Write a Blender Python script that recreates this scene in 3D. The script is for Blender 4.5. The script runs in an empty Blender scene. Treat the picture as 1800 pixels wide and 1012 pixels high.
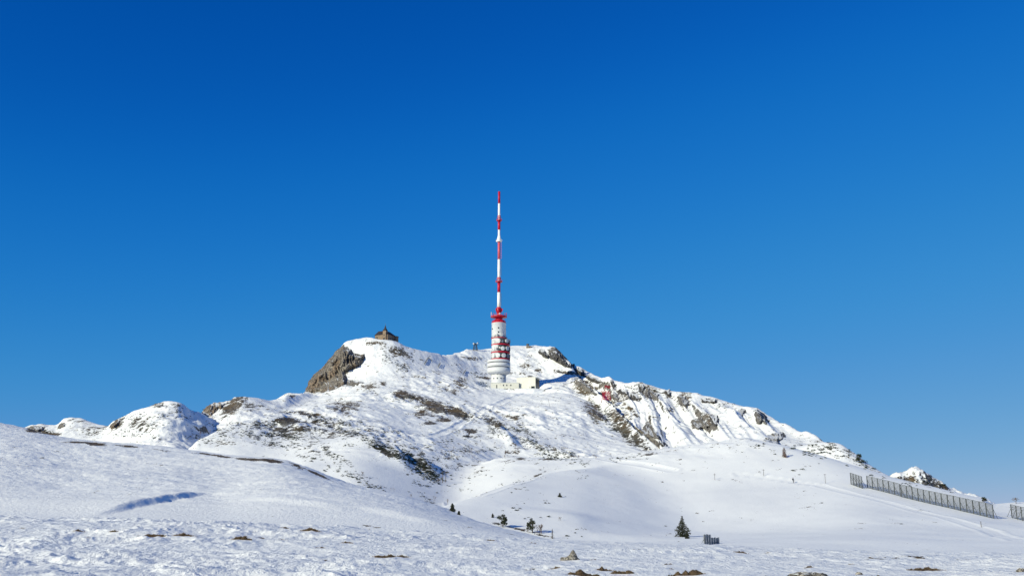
import bpy, math, random
import numpy as np
from mathutils import Vector, Matrix

# ------------------------------------------------------------------ camera, sky, sun, exposure
scene = bpy.context.scene
COL = scene.collection
F = 1750.0                       # focal length in photograph pixels (photograph is 1800 wide)
PITCH = math.atan(409.0/F)
CP, SP = math.cos(PITCH), math.sin(PITCH)
cam_d = bpy.data.cameras.new('camera'); cam = bpy.data.objects.new('camera', cam_d); COL.objects.link(cam)
cam_d.sensor_width = 36; cam_d.lens = F/1800*36; cam_d.clip_start = 0.1; cam_d.clip_end = 60000
cam.location = (0, 0, 0); cam.rotation_euler = (math.pi/2 + PITCH, 0, 0)
scene.camera = cam

SUN_EL, SUN_AZ = math.radians(23), math.radians(48)    # azimuth: to the left of straight behind the camera
sun_to = Vector((-math.sin(SUN_AZ)*math.cos(SUN_EL), -math.cos(SUN_AZ)*math.cos(SUN_EL), math.sin(SUN_EL)))
world = bpy.data.worlds.new("World"); scene.world = world; world.use_nodes = True
wn, wl = world.node_tree.nodes, world.node_tree.links
wn.clear()
sky = wn.new('ShaderNodeTexSky'); sky.sky_type = 'NISHITA'; sky.sun_disc = False
sky.sun_elevation = SUN_EL; sky.sun_rotation = math.pi + SUN_AZ
sky.altitude = 2100; sky.air_density = 1.0; sky.dust_density = 0.0; sky.ozone_density = 6.0
sc1 = wn.new('ShaderNodeVectorMath'); sc1.operation = 'SCALE'; sc1.inputs['Scale'].default_value = 0.1
crv = wn.new('ShaderNodeRGBCurve')                # colour response of the camera to the deep winter sky
EXPO = 0.25; EK = 2**-EXPO
for ci, pts in enumerate(([(0,0),(.051,.001),(.0745,.007),(.129,.037),(.1725,.065),(.208,.09),(.455,.231),(1,.55)],
                          [(0,0),(.07,.045),(.118,.089),(.169,.156),(.286,.254),(.396,.30),(.753,.423),(1,.5)],
                          [(0,0),(.16,.22),(.275,.413),(.377,.535),(.577,.617),(.745,.645),(.961,.655),(1,.66)])):
    c = crv.mapping.curves[ci]
    while len(c.points) > 2: c.points.remove(c.points[1])
    c.points[0].location = (0, 0); c.points[1].location = (1, pts[-1][1]*EK)
    for x, y in pts[1:-1]: c.points.new(x, y*EK)
crv.mapping.update()
sc2 = wn.new('ShaderNodeVectorMath'); sc2.operation = 'SCALE'; sc2.inputs['Scale'].default_value = 10.0
bg = wn.new('ShaderNodeBackground'); bg.inputs['Strength'].default_value = 0.10
wo = wn.new('ShaderNodeOutputWorld')
wl.new(sky.outputs[0], sc1.inputs[0]); wl.new(sc1.outputs[0], crv.inputs['Color']); wl.new(crv.outputs[0], sc2.inputs[0]); wl.new(sc2.outputs[0], bg.inputs['Color']); wl.new(bg.outputs[0], wo.inputs['Surface'])
sd = bpy.data.lights.new('sun', 'SUN'); sd.energy = 4.4; sd.angle = math.radians(0.53); sd.color = (1.0, 0.94, 0.70)
sun = bpy.data.objects.new('sun', sd); COL.objects.link(sun); sun.rotation_euler = sun_to.to_track_quat('Z', 'Y').to_euler()
vs = scene.view_settings; vs.view_transform = 'Standard'; vs.look = 'None'; vs.gamma = 1.0; vs.use_curve_mapping = False
vs.exposure = EXPO

# ------------------------------------------------------------------ helpers
rng = random.Random(7)
nrng = np.random.RandomState(11)
_perm = nrng.permutation(256); _perm = np.concatenate([_perm, _perm, _perm])
_g = nrng.rand(256)*2*np.pi; _gx, _gy = np.cos(_g), np.sin(_g)

def perlin(x, y, seed=0):
    x = np.asarray(x, float)+seed*17.31; y = np.asarray(y, float)+seed*9.17
    xi = np.floor(x).astype(np.int64); yi = np.floor(y).astype(np.int64)
    xf, yf = x-xi, y-yi
    xi &= 255; yi &= 255
    u = xf*xf*xf*(xf*(xf*6-15)+10); v = yf*yf*yf*(yf*(yf*6-15)+10)
    def gr(ix, iy, fx, fy):
        h = _perm[_perm[ix & 255]+(iy & 255)] & 255
        return _gx[h]*fx+_gy[h]*fy
    n00 = gr(xi, yi, xf, yf); n10 = gr(xi+1, yi, xf-1, yf)
    n01 = gr(xi, yi+1, xf, yf-1); n11 = gr(xi+1, yi+1, xf-1, yf-1)
    return (n00+(n10-n00)*u)+((n01+(n11-n01)*u)-(n00+(n10-n00)*u))*v

def fbm(x, y, oct=4, seed=0, gain=.5):
    s = 0; a = 1
    for i in range(oct):
        s = s+a*perlin(x*2**i, y*2**i, seed+i*3); a *= gain
    return s

def ridged(x, y, oct=3, seed=0, gain=.5):
    s = 0; a = 1
    for i in range(oct):
        s = s+a*(1-2*np.abs(perlin(x*2**i, y*2**i, seed+i*5))); a *= gain
    return s

def sstep(a, b, x):
    t = np.clip((x-a)/(b-a), 0, 1); return t*t*(3-2*t)

def at_of(u, v):
    """pixel of the photograph -> (x/y, z/y) of the ray"""
    xc = (np.asarray(u, float)-900)/F; yc = (506-np.asarray(v, float))/F
    den = CP-yc*SP
    return xc/den, (SP+yc*CP)/den

def uv_of(a, t):
    """ray (x/y, z/y) -> pixel"""
    fw = CP+t*SP; up = -SP+t*CP
    return 900+F*a/fw, 506-F*up/fw

def P(u, v, Y):
    a, t = at_of(u, v); return Vector((float(a)*Y, Y, float(t)*Y))

def tag(o, label=None, cat=None, group=None, kind=None):
    if label: o['label'] = label
    if cat: o['category'] = cat
    if group: o['group'] = group
    if kind: o['kind'] = kind
    return o

def empty(name, loc, rz=0, label=None, cat=None, group=None):
    o = bpy.data.objects.new(name, None); COL.objects.link(o); o.location = loc; o.rotation_euler = (0, 0, rz)
    o.empty_display_size = .5
    return tag(o, label, cat, group)

def mesh_np(name, verts, faces, mat=None, smooth=False):
    me = bpy.data.meshes.new(name)
    verts = np.ascontiguousarray(verts, dtype=np.float32); faces = np.ascontiguousarray(faces, dtype=np.int32)
    k = faces.shape[1]
    me.vertices.add(len(verts)); me.vertices.foreach_set('co', verts.ravel())
    me.loops.add(faces.size); me.loops.foreach_set('vertex_index', faces.ravel())
    me.polygons.add(len(faces)); me.polygons.foreach_set('loop_start', np.arange(0, faces.size, k, dtype=np.int32))
    if smooth: me.polygons.foreach_set('use_smooth', np.ones(len(faces), dtype=bool))
    if mat: me.materials.append(mat)
    me.update(calc_edges=True)
    return me

def obj(name, me, parent=None, loc=None):
    o = bpy.data.objects.new(name, me); COL.objects.link(o)
    if parent: o.parent = parent
    if loc is not None: o.location = loc
    return o

class MB:
    """collects shapes into one mesh"""
    def __init__(s): s.v = []; s.f = []
    def add(s, vs, fs):
        b = len(s.v); s.v += [tuple(p) for p in vs]; s.f += [tuple(b+i for i in f) for f in fs]; return s
    def box(s, x0, x1, y0, y1, z0, z1):
        return s.add([(x0,y0,z0),(x1,y0,z0),(x1,y1,z0),(x0,y1,z0),(x0,y0,z1),(x1,y0,z1),(x1,y1,z1),(x0,y1,z1)],
                     [(0,3,2,1),(4,5,6,7),(0,1,5,4),(1,2,6,5),(2,3,7,6),(3,0,4,7)])
    def bar(s, p, q, w, h=None, n=4):
        p, q = Vector(p), Vector(q); d = (q-p).normalized(); h = h or w
        up = Vector((0,0,1)) if abs(d.z) < .95 else Vector((0,1,0))
        a = d.cross(up).normalized(); b = a.cross(d)
        vs = []
        for e, r in ((p, 1), (q, 1)):
            for k in range(n):
                t = 2*math.pi*(k+.5)/n
                vs.append(e+a*(math.cos(t)*w*.7*r)+b*(math.sin(t)*h*.7*r))
        fs = [tuple(range(n-1, -1, -1)), tuple(range(n, 2*n))]
        fs += [(k, (k+1) % n, n+(k+1) % n, n+k) for k in range(n)]
        return s.add(vs, fs)
    def taper(s, p, q, r0, r1, n=6):
        p, q = Vector(p), Vector(q); d = (q-p).normalized()
        up = Vector((0,0,1)) if abs(d.z) < .95 else Vector((0,1,0))
        a = d.cross(up).normalized(); b = a.cross(d)
        vs = []
        for e, r in ((p, r0), (q, r1)):
            for k in range(n):
                t = 2*math.pi*k/n
                vs.append(e+a*(math.cos(t)*r)+b*(math.sin(t)*r))
        fs = [tuple(range(n-1, -1, -1)), tuple(range(n, 2*n))]
        fs += [(k, (k+1) % n, n+(k+1) % n, n+k) for k in range(n)]
        return s.add(vs, fs)
    def lathe(s, prof, n=24, cx=0, cy=0, cap=True):
        vs = []; fs = []
        for r, z in prof:
            for k in range(n):
                t = 2*math.pi*k/n; vs.append((cx+r*math.cos(t), cy+r*math.sin(t), z))
        for i in range(len(prof)-1):
            for k in range(n):
                k2 = (k+1) % n; fs.append((i*n+k, i*n+k2, (i+1)*n+k2, (i+1)*n+k))
        if cap: fs.append(tuple(range(n-1, -1, -1))); fs.append(tuple((len(prof)-1)*n+k for k in range(n)))
        return s.add(vs, fs)
    def build(s, name, mat, parent=None, smooth=False, loc=None):
        me = bpy.data.meshes.new(name); me.from_pydata(s.v, [], s.f); me.materials.append(mat)
        if smooth:
            me.polygons.foreach_set('use_smooth', [len(p.vertices) == 4 for p in me.polygons])
        me.update()
        return obj(name, me, parent, loc)

def copy_tree(o, parent=None):
    c = o.copy(); COL.objects.link(c)
    if parent: c.parent = parent
    for ch in o.children: copy_tree(ch, c)
    return c

# ------------------------------------------------------------------ materials
def new_mat(name):
    m = bpy.data.materials.new(name); m.use_nodes = True; nt = m.node_tree; nt.nodes.clear()
    out = nt.nodes.new('ShaderNodeOutputMaterial'); b = nt.nodes.new('ShaderNodeBsdfPrincipled')
    nt.links.new(b.outputs[0], out.inputs[0]); b.inputs['Roughness'].default_value = .8
    b.inputs['Specular IOR Level'].default_value = .2
    return m, nt, b

def N(nt, typ, **kw):
    n = nt.nodes.new(typ)
    for k, v in kw.items():
        if k in n.inputs: n.inputs[k].default_value = v
        else: setattr(n, k, v)
    return n

def noise(nt, vec, scale, detail=4, rough=.55, dist=0):
    n = N(nt, 'ShaderNodeTexNoise'); n.inputs['Scale'].default_value = scale; n.inputs['Detail'].default_value = detail
    n.inputs['Roughness'].default_value = rough; n.inputs['Distortion'].default_value = dist
    nt.links.new(vec, n.inputs['Vector']); return n.outputs['Fac']

def math_(nt, op, a, b=None, c=None, clamp=False):
    n = N(nt, 'ShaderNodeMath'); n.operation = op; n.use_clamp = clamp
    for i, x in enumerate((a, b, c)):
        if x is None: continue
        if isinstance(x, (int, float)): n.inputs[i].default_value = x
        else: nt.links.new(x, n.inputs[i])
    return n.outputs[0]

def ramp(nt, fac, lo, hi):
    n = N(nt, 'ShaderNodeMapRange'); n.interpolation_type = 'SMOOTHSTEP'
    nt.links.new(fac, n.inputs['Value'])
    for nm, x in (('From Min', lo), ('From Max', hi)):
        n.inputs[nm].default_value = x
    return n.outputs[0]

def mixc(nt, fac, a, b):
    n = N(nt, 'ShaderNodeMix'); n.data_type = 'RGBA'
    if isinstance(fac, (int, float)): n.inputs[0].default_value = fac
    else: nt.links.new(fac, n.inputs[0])
    for i, x in ((6, a), (7, b)):
        if isinstance(x, tuple): n.inputs[i].default_value = (*x, 1)
        else: nt.links.new(x, n.inputs[i])
    return n.outputs[2]

def paint(name, col, rough=.6, var=.12, scale=.6, spec=.3, dirt=None, metallic=0):
    """plain surface with mottled wear"""
    m, nt, b = new_mat(name)
    geo = N(nt, 'ShaderNodeTexCoord'); 
    f = noise(nt, geo.outputs['Object'], scale, 5, .6)
    lo = tuple(c*(1-var) for c in col); hi = tuple(min(1, c*(1+var)) for c in col)
    c = mixc(nt, ramp(nt, f, .35, .65), lo, hi)
    if dirt:
        f2 = noise(nt, geo.outputs['Object'], scale*2.3, 4, .7)
        c = mixc(nt, math_(nt, 'MULTIPLY', ramp(nt, f2, .52, .75), .6), c, dirt)
    nt.links.new(c, b.inputs['Base Color']); b.inputs['Roughness'].default_value = rough
    b.inputs['Specular IOR Level'].default_value = spec; b.inputs['Metallic'].default_value = metallic
    return m

SNOW = (.87, .89, .885)
def snow_group(nt, pos, near=False):
    """snow colour socket with slight tonal mottling"""
    f = noise(nt, pos, .05, 3, .5)
    return mixc(nt, ramp(nt, f, .3, .7), (.82, .84, .845), SNOW)

def ground_material(name, bump_scale=1.0, bk=1.0, grass=False):
    m, nt, b = new_mat(name)
    geo = N(nt, 'ShaderNodeNewGeometry'); pos = geo.outputs['Position']
    L = nt.links
    sep = N(nt, 'ShaderNodeSeparateXYZ'); L.new(geo.outputs['Normal'], sep.inputs[0])
    bare = N(nt, 'ShaderNodeAttribute'); bare.attribute_name = 'bare'
    rocky = N(nt, 'ShaderNodeAttribute'); rocky.attribute_name = 'rocky'
    green = N(nt, 'ShaderNodeAttribute'); green.attribute_name = 'green'
    mp = N(nt, 'ShaderNodeMapping'); mp.inputs['Scale'].default_value = (1, .55, 1); L.new(pos, mp.inputs[0])
    n1 = noise(nt, mp.outputs[0], .17, 7, .74)            # patches
    n2 = noise(nt, mp.outputs[0], .48, 6, .82)              # crumbs
    n0 = noise(nt, mp.outputs[0], .07, 3, .5)
    nn = math_(nt, 'ADD', math_(nt, 'MULTIPLY_ADD', n2, 2.4, math_(nt, 'MULTIPLY', n1, 2.4)), math_(nt, 'MULTIPLY', n0, .6))   # mean 2.45
    # bare ground where noise exceeds a threshold lowered by the density attribute
    thr = math_(nt, 'MULTIPLY_ADD', bare.outputs['Fac'], -.68, 3.22)
    bm = math_(nt, 'SUBTRACT', nn, thr)
    bmask = ramp(nt, bm, -.01, .05)
    # rock on steep ground
    n3 = noise(nt, pos, .35, 6, .65)
    st = math_(nt, 'MULTIPLY_ADD', n3, .5, sep.outputs['Z'])         # nz + .5*noise
    st = math_(nt, 'MULTIPLY_ADD', rocky.outputs['Fac'], -.30, st)
    rmask = math_(nt, 'SUBTRACT', 1, ramp(nt, st, .74, .80))
    n4 = noise(nt, pos, 1.3, 5, .7); n5 = noise(nt, pos, .12, 4, .6)
    brown = mixc(nt, ramp(nt, n4, .3, .7), (.055, .042, .026), (.19, .14, .082))
    grey = mixc(nt, ramp(nt, n4, .3, .7), (.09, .085, .078), (.30, .275, .235))
    n6 = noise(nt, mp.outputs[0], .20, 7, .75); n7 = noise(nt, pos, .8, 5, .75)
    crev = math_(nt, 'MAXIMUM', math_(nt, 'SUBTRACT', 1, ramp(nt, n6, .42, .50)), math_(nt, 'SUBTRACT', 1, ramp(nt, n7, .38, .46)))
    grey = mixc(nt, math_(nt, 'MULTIPLY', crev, .85), grey, (.022, .021, .022))
    earth = brown if grass else mixc(nt, ramp(nt, n5, .42, .6), brown, grey)
    gcol = mixc(nt, ramp(nt, n4, .35, .6), (.018, .026, .016), (.05, .055, .035))
    earth = mixc(nt, math_(nt, 'MULTIPLY', green.outputs['Fac'], .8), earth, gcol)
    col = mixc(nt, bmask, snow_group(nt, pos), earth)
    col = mixc(nt, rmask, col, grey)
    L.new(col, b.inputs['Base Color'])
    allm = math_(nt, 'MAXIMUM', bmask, rmask)
    # relief: rough where bare, wind-worked where snow
    w1 = noise(nt, mp.outputs[0], 1.6*bump_scale, 6, .68)
    bp = N(nt, 'ShaderNodeBump'); bp.inputs['Distance'].default_value = .35/bump_scale*bk; bp.inputs['Strength'].default_value = .55
    L.new(w1, bp.inputs['Height'])
    bp2 = N(nt, 'ShaderNodeBump'); bp2.inputs['Distance'].default_value = .8; L.new(allm, bp2.inputs['Strength'])
    L.new(n4, bp2.inputs['Height']); L.new(bp.outputs[0], bp2.inputs['Normal'])
    L.new(bp2.outputs[0], b.inputs['Normal'])
    b.inputs['Roughness'].default_value = .65; b.inputs['Specular IOR Level'].default_value = .15
    return m

def rock_material(name, a, c, dark, snow_lo=.62, snow_hi=.72, scale=.25, warm=None):
    m, nt, b = new_mat(name); L = nt.links
    geo = N(nt, 'ShaderNodeNewGeometry'); pos = geo.outputs['Position']
    sep = N(nt, 'ShaderNodeSeparateXYZ'); L.new(geo.outputs['Normal'], sep.inputs[0])
    mp = N(nt, 'ShaderNodeMapping'); mp.inputs['Scale'].default_value = (1, 1, .3); L.new(pos, mp.inputs[0])
    n1 = noise(nt, mp.outputs[0], scale, 7, .7); n2 = noise(nt, pos, scale*5, 5, .7)
    n3 = noise(nt, pos, scale*.35, 3, .5); n4 = noise(nt, mp.outputs[0], scale*2.5, 5, .65, .6)
    col = mixc(nt, ramp(nt, n1, .36, .62), a, c)
    if warm: col = mixc(nt, math_(nt, 'MULTIPLY', ramp(nt, n3, .45, .6), .7), col, warm)
    col = mixc(nt, math_(nt, 'SUBTRACT', 1, ramp(nt, n2, .40, .56)), col, dark)
    crack = math_(nt, 'SUBTRACT', 1, ramp(nt, n4, .43, .50))
    col = mixc(nt, math_(nt, 'MULTIPLY', crack, .75), col, dark)
    sm = math_(nt, 'MULTIPLY_ADD', n2, .3, sep.outputs['Z'])
    smask = ramp(nt, sm, snow_lo+.15, snow_hi+.15)
    col = mixc(nt, smask, col, SNOW)
    L.new(col, b.inputs['Base Color'])
    bp = N(nt, 'ShaderNodeBump'); bp.inputs['Distance'].default_value = .5/scale*.25; bp.inputs['Strength'].default_value = .9
    hh = math_(nt, 'ADD', n2, math_(nt, 'MULTIPLY', n4, 1.5))
    L.new(hh, bp.inputs['Height']); L.new(bp.outputs[0], b.inputs['Normal'])
    b.inputs['Roughness'].default_value = .9
    return m

M = {}
M['ground'] = ground_material('snow_ground')
M['near'] = ground_material('near_snow', .9, 1.15, True)
M['hill'] = ground_material('hill_snow', 1.7, 1.1, True)
M['mid'] = ground_material('middle_snow', 1.2, .6)
M['cliff'] = rock_material('cliff_limestone', (.18, .16, .135), (.36, .325, .28), (.04, .036, .033), .88, .98, .22, warm=(.27, .185, .115))
M['rock'] = rock_material('outcrop_rock', (.17, .16, .145), (.36, .335, .30), (.030, .029, .030), .90, 1.02, .35)
M['rockdark'] = rock_material('dark_rock', (.06, .057, .056), (.19, .18, .165), (.014, .014, .016), .84, .98, .45)
M['white'] = paint('tower_white', (.58, .60, .62), .55, .05, .15, dirt=(.45, .43, .40))
M['cream'] = paint('station_cream', (.60, .60, .54), .6, .05, .2, dirt=(.5, .47, .4))
M['red'] = paint('signal_red', (.42, .010, .032), .45, .12, .5)
M['pinkred'] = paint('faded_red', (.50, .09, .12), .5, .12, .5)
M['mastwhite'] = paint('mast_white', (.78, .78, .76), .4, .05, .3)
M['dish'] = paint('dish_white', (.52, .54, .55), .4, .2, .6)
M['dishgrey'] = paint('dish_grey', (.14, .16, .20), .5, .2, .6)
M['steel'] = paint('dark_steel', (.07, .075, .08), .45, .25, 1.5)
M['galv'] = paint('galvanised_steel', (.07, .078, .08), .5, .25, 1.2)
M['net'] = paint('weathered_net', (.075, .085, .083), .7, .25, 1.2)
M['glass'] = paint('window_dark', (.02, .025, .03), .15, .2, 1, spec=.6)
M['stone'] = paint('chapel_stone', (.22, .165, .115), .9, .25, 1.1, dirt=(.14, .10, .07))
M['shingle'] = paint('dark_shingle', (.030, .026, .030), .75, .25, 1.3, dirt=(.10, .08, .075))
M['woodgrey'] = paint('weathered_wood', (.17, .185, .20), .85, .3, 2.0)
M['bark'] = paint('bark', (.07, .055, .045), .9, .3, 3)
M['needle'] = paint('pine_needles', (.030, .038, .020), .7, .45, 2.5)
M['needle2'] = paint('dwarf_pine_needles', (.022, .032, .020), .75, .45, 1.2)
M['twig'] = paint('bare_twigs', (.13, .095, .075), .9, .3, 2)
M['larch'] = paint('brown_larch_twigs', (.15, .085, .06), .9, .3, 2)
M['grass'] = paint('dry_grass', (.135, .09, .042), .95, .45, 9)
M['grassdark'] = paint('dry_grass_dark', (.062, .042, .024), .95, .45, 9)
M['cloth'] = paint('dark_jacket', (.018, .02, .028), .8, .2, 4)
M['trouser'] = paint('grey_trousers', (.05, .05, .06), .8, .2, 4)
M['skin'] = paint('skin', (.5, .3, .22), .6, .05, 4)

# ------------------------------------------------------------------ terrain as one height field over (x/y, y)
au = np.concatenate([np.arange(-420, -24, 8), np.arange(-24, 1824, 1.6), np.arange(1824, 2240, 8)])
A = at_of(au, 800)[0]
# frame is tilted: widen azimuths slightly so that the near ground also fills the frame
A = A*1.06
Yrow = np.concatenate([np.geomspace(13, 95, 250), np.geomspace(95, 340, 190)[1:], np.linspace(340, 1070, 350)[1:], np.linspace(1070, 1300, 14)[1:]])
C, R = len(A), len(Yrow)
YY = np.broadcast_to(Yrow[None, :], (C, R)); AA = np.broadcast_to(A[:, None], (C, R)); XX = AA*YY

def smooth_a(x, px):
    """running mean over the columns, px photograph pixels wide (three passes)"""
    n = max(1, int(px/1.6/2)); k = np.ones(2*n+1)/(2*n+1)
    for _ in range(3): x = np.convolve(np.pad(x, n, 'edge'), k, 'valid')
    return x

def curve(pts, st=60, sy=45):
    """[(u, v, Y)] -> Y(a), z(a); st: smoothing of the height line, sy: smoothing of the distance"""
    a = []; Y = []; t_ = []
    for u, v, y in pts:
        aa, t = at_of(u, v); a.append(float(aa)); Y.append(y); t_.append(float(t))
    o = np.argsort(a); a = np.array(a)[o]; Y = np.array(Y)[o]; t_ = np.array(t_)[o]
    Yc = smooth_a(np.interp(A, a, Y), sy)
    tz = smooth_a(np.interp(A, a, t_), st)
    return Yc, tz*Yc

def ridge(pts):
    """a crest: broad height line, plus the small notches and knobs that stay near the crest"""
    sharp = curve(pts, 3.5, 40); broad = curve(pts, 70, 40)
    return broad[0], broad[1], sharp[1]-broad[1]

def falloff(ulo, uhi, m_per_px):
    d = 0
    soft = lambda q: np.sqrt(np.maximum(0, q)**2+60.**2)-60.
    if ulo is not None: d = d+soft((at_of(ulo, 800)[0]-A)*F)
    if uhi is not None: d = d+soft((A-at_of(uhi, 800)[0])*F)
    return d*m_per_px

def layer(curves, near_slope=.15, back_slope=.45, ext=None):
    K = len(curves)
    Ys = np.stack([c[0] for c in curves], 1); Zs = np.stack([c[1] for c in curves], 1)
    for k in range(1, K): Ys[:, k] = np.maximum(Ys[:, k], Ys[:, k-1]+3)
    h = np.diff(Ys, axis=1); d = np.diff(Zs, axis=1)/h
    m = np.zeros_like(Ys)
    for k in range(1, K-1):
        s = d[:, k-1]*d[:, k] > 0
        w1 = 2*h[:, k]+h[:, k-1]; w2 = h[:, k]+2*h[:, k-1]
        with np.errstate(all='ignore'):
            hm = (w1+w2)/(w1/d[:, k-1]+w2/d[:, k])
        m[:, k] = np.where(s, hm, 0)
    m[:, 0] = d[:, 0]; m[:, -1] = d[:, -1]
    out = np.full((C, R), -1e9)
    for k in range(K-1):
        y0, y1 = Ys[:, k:k+1], Ys[:, k+1:k+2]; hh = y1-y0
        t = (YY-y0)/hh
        t2, t3 = t*t, t*t*t
        z = (2*t3-3*t2+1)*Zs[:, k:k+1]+(t3-2*t2+t)*hh*m[:, k:k+1]+(-2*t3+3*t2)*Zs[:, k+1:k+2]+(t3-t2)*hh*m[:, k+1:k+2]
        out = np.where((t >= 0) & (t <= 1), z, out)
    lo = YY < Ys[:, :1]; hi = YY > Ys[:, -1:]
    out = np.where(lo, Zs[:, :1]-near_slope*(Ys[:, :1]-YY), out)
    out = np.where(hi, Zs[:, -1:]-back_slope*(YY-Ys[:, -1:]), out)
    for c in curves:
        if len(c) > 2:
            d_ = YY-c[0][:, None]; w = .05*c[0][:, None]
            out = out+c[2][:, None]*np.exp(-(d_/w)**2)
    if ext: out = out-falloff(*ext)[:, None]
    return out

def crest(pts, sf, sb, r=4, ext=None, ease=0):
    """a spur: crest line with a front and a back slope"""
    Yc, zc, res = ridge(pts)
    d = YY-Yc[:, None]
    sf = smooth_a(np.interp(A, [at_of(u, 800)[0] for u, s in sf], [s for u, s in sf]), 50)[:, None] if isinstance(sf, list) else sf
    dr = np.sqrt(d*d+r*r)-r
    z = zc[:, None]-np.where(d < 0, sf, sb)*dr+res[:, None]*np.exp(-(d/(.05*Yc[:, None]))**2)
    if ext: z = z-falloff(*ext)[:, None]
    return z

def back(c, dy, dz):
    return c[0]+dy, c[1]-dz

LAY = []   # (name, z)
# foreground snowfield
edge = [(-500,900,84),(0,912,84),(450,924,84),(700,937,82),(900,947,80),(1250,961,80),(1350,966,80),(1800,978,78),(2300,992,78)]
c_edge = ridge(edge)
c_n0 = (np.full(C, 10.), np.full(C, -1.72)); c_n1 = curve([(-500,1012,34),(2300,1012,34)])
LAY.append(('foreground_snowfield', layer([c_n0, c_n1, c_edge, back(c_edge, 40, 4.5)], 0.0, .06)))
# left hill
c_f = curve([(-500,915,88),(0,922,88),(450,934,88),(700,946,88),(900,956,86),(1100,985,86)])
c_r = ridge([(-500,700,300),(-200,730,285),(0,752,262),(50,759,258),(101,776,250),(200,783,240),(300,791,230),(347,796,225),(431,806,215),(498,809,210),(515,818,205),(580,841,190),
             (640,855,175),(700,869,160),(727,877,155),(791,897,140),(848,918,125),(885,928,118),(935,940,108),(985,952,100),(1100,985,95)])
hk_ = smooth_a(np.interp(A, [at_of(x, 800)[0] for x in (400, 620)], [.48, .68]), 50)
cm = ((c_f[0]*.55+c_r[0]*.45), c_f[1]*(1-hk_)+c_r[1]*hk_)
LAY.append(('left_snow_hill', layer([c_f, cm, c_r, back(c_r, 60, 9)], .3, .12)))
# middle slope with the fences
m0 = curve([(600,990,110),(800,968,130),(1000,975,120),(1300,982,110),(1800,990,100),(2300,1000,100)])
m1 = curve([(600,960,200),(800,940,230),(880,935,235),(1000,945,215),(1060,950,205),(1200,944,235),(1300,940,235),(1500,935,210),(1800,945,190),(2300,950,190)])
m2 = curve([(600,920,300),(800,900,310),(900,885,310),(1000,885,310),(1100,890,300),(1200,870,315),(1300,860,320),(1400,856,320),(1500,856,315),(1650,880,305),(1745,902,292),(1800,915,285),(2300,960,280)])
m3 = ridge([(600,860,430),(760,850,430),(814,834,440),(868,812,445),(901,806,440),(1000,811,430),(1040,807,430),(1100,801,430),(1200,788,420),(1255,780,415),(1313,772,405),(1367,781,395),(1400,790,390),(1450,803,380),(1500,817,370),(1565,836,355),
            (1640,854,345),(1693,867,338),(1725,874,335),(1747,886,330),(1781,883,330),(1850,880,330),(2300,860,330)])
LAY.append(('middle_snow_slope', layer([m0, m1, m2, m3, back(m3, 60, 12)], .05, .3)))
LAY.append(('middle_snow_slope', crest([(760,897,240),(785,888,250),(850,868,275),(900,851,300),(960,833,335),(1050,819,375)], .16, .10, 10, (790,1010,.04))))
# shrubby knob right
LAY.append(('middle_snow_slope', crest([(1360,800,450),(1400,786,440),(1430,780,430),(1465,779,420),(1481,784,415),(1503,799,405),(1523,814,400),(1542,825,390),(1568,839,380),(1620,865,370)], .32, .35, 6, (1380,1600,.08))))
# main mountain with the tower
k0 = curve([(200,850,400),(535,840,400),(700,858,400),(800,862,410),(900,850,430),(1000,838,450),(1170,835,470),(1300,850,470)])
k1 = curve([(200,800,560),(320,780,560),(500,752,560),(600,748,570),(700,770,560),(800,775,560),(850,772,570),(950,780,570),(1050,800,560),(1165,812,540),(1300,850,540)])
k2 = curve([(350,740,720),(450,722,720),(535,706,710),(600,698,710),(640,690,700),(700,698,700),(790,697,720),(876,702,760),(950,704,760),(1010,702,750),(1060,735,700),(1110,768,650),(1165,805,600),(1300,860,560)])
k3 = curve([(350,738,790),(500,704,790),(560,694,790),(610,675,790),(640,660,785),(700,660,785),(787,668,805),(850,680,830),(876,684,833),(945,684,836),(985,675,850),(1010,672,860),(1060,725,760),(1110,762,700),(1165,802,640),(1300,860,600)])
k3b = curve([(350,739,805),(500,703,805),(560,692,815),(610,655,815),(640,628,818),(700,628,822),(787,648,850),(850,668,880),(876,668,885),(945,668,895),(985,660,905),(1010,658,905),(1040,690,850),(1060,722,785),(1110,761,712),(1165,801,652),(1300,860,620)])
k4 = ridge([(350,740,820),(495,701,820),(503,695,820),(535,692,822),(545,668,830),(554,658,832),(569,646,834),(584,628,836),(596,614,838),(607,600,842),(627,595,848),(640,592,850),(655,591,852),(690,599,852),(713,609,856),(738,616,860),(772,623,875),(787,625,900),(802,622,940),(819,617,970),
            (861,614,1000),(898,611,1010),(911,610,1010),(945,612,1000),(962,612,990),(968,611,985),(978,615,975),(992,629,960),(1004,640,945),(1015,660,920),(1030,680,870),(1060,715,800),(1110,758,720),(1165,800,660),(1300,860,640)])
LAY.append(('mountain', layer([k0, k1, k2, k3, k3b, k4, back(k4, 60, 25)], .30, .6, (500, 1200, .2))))
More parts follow.
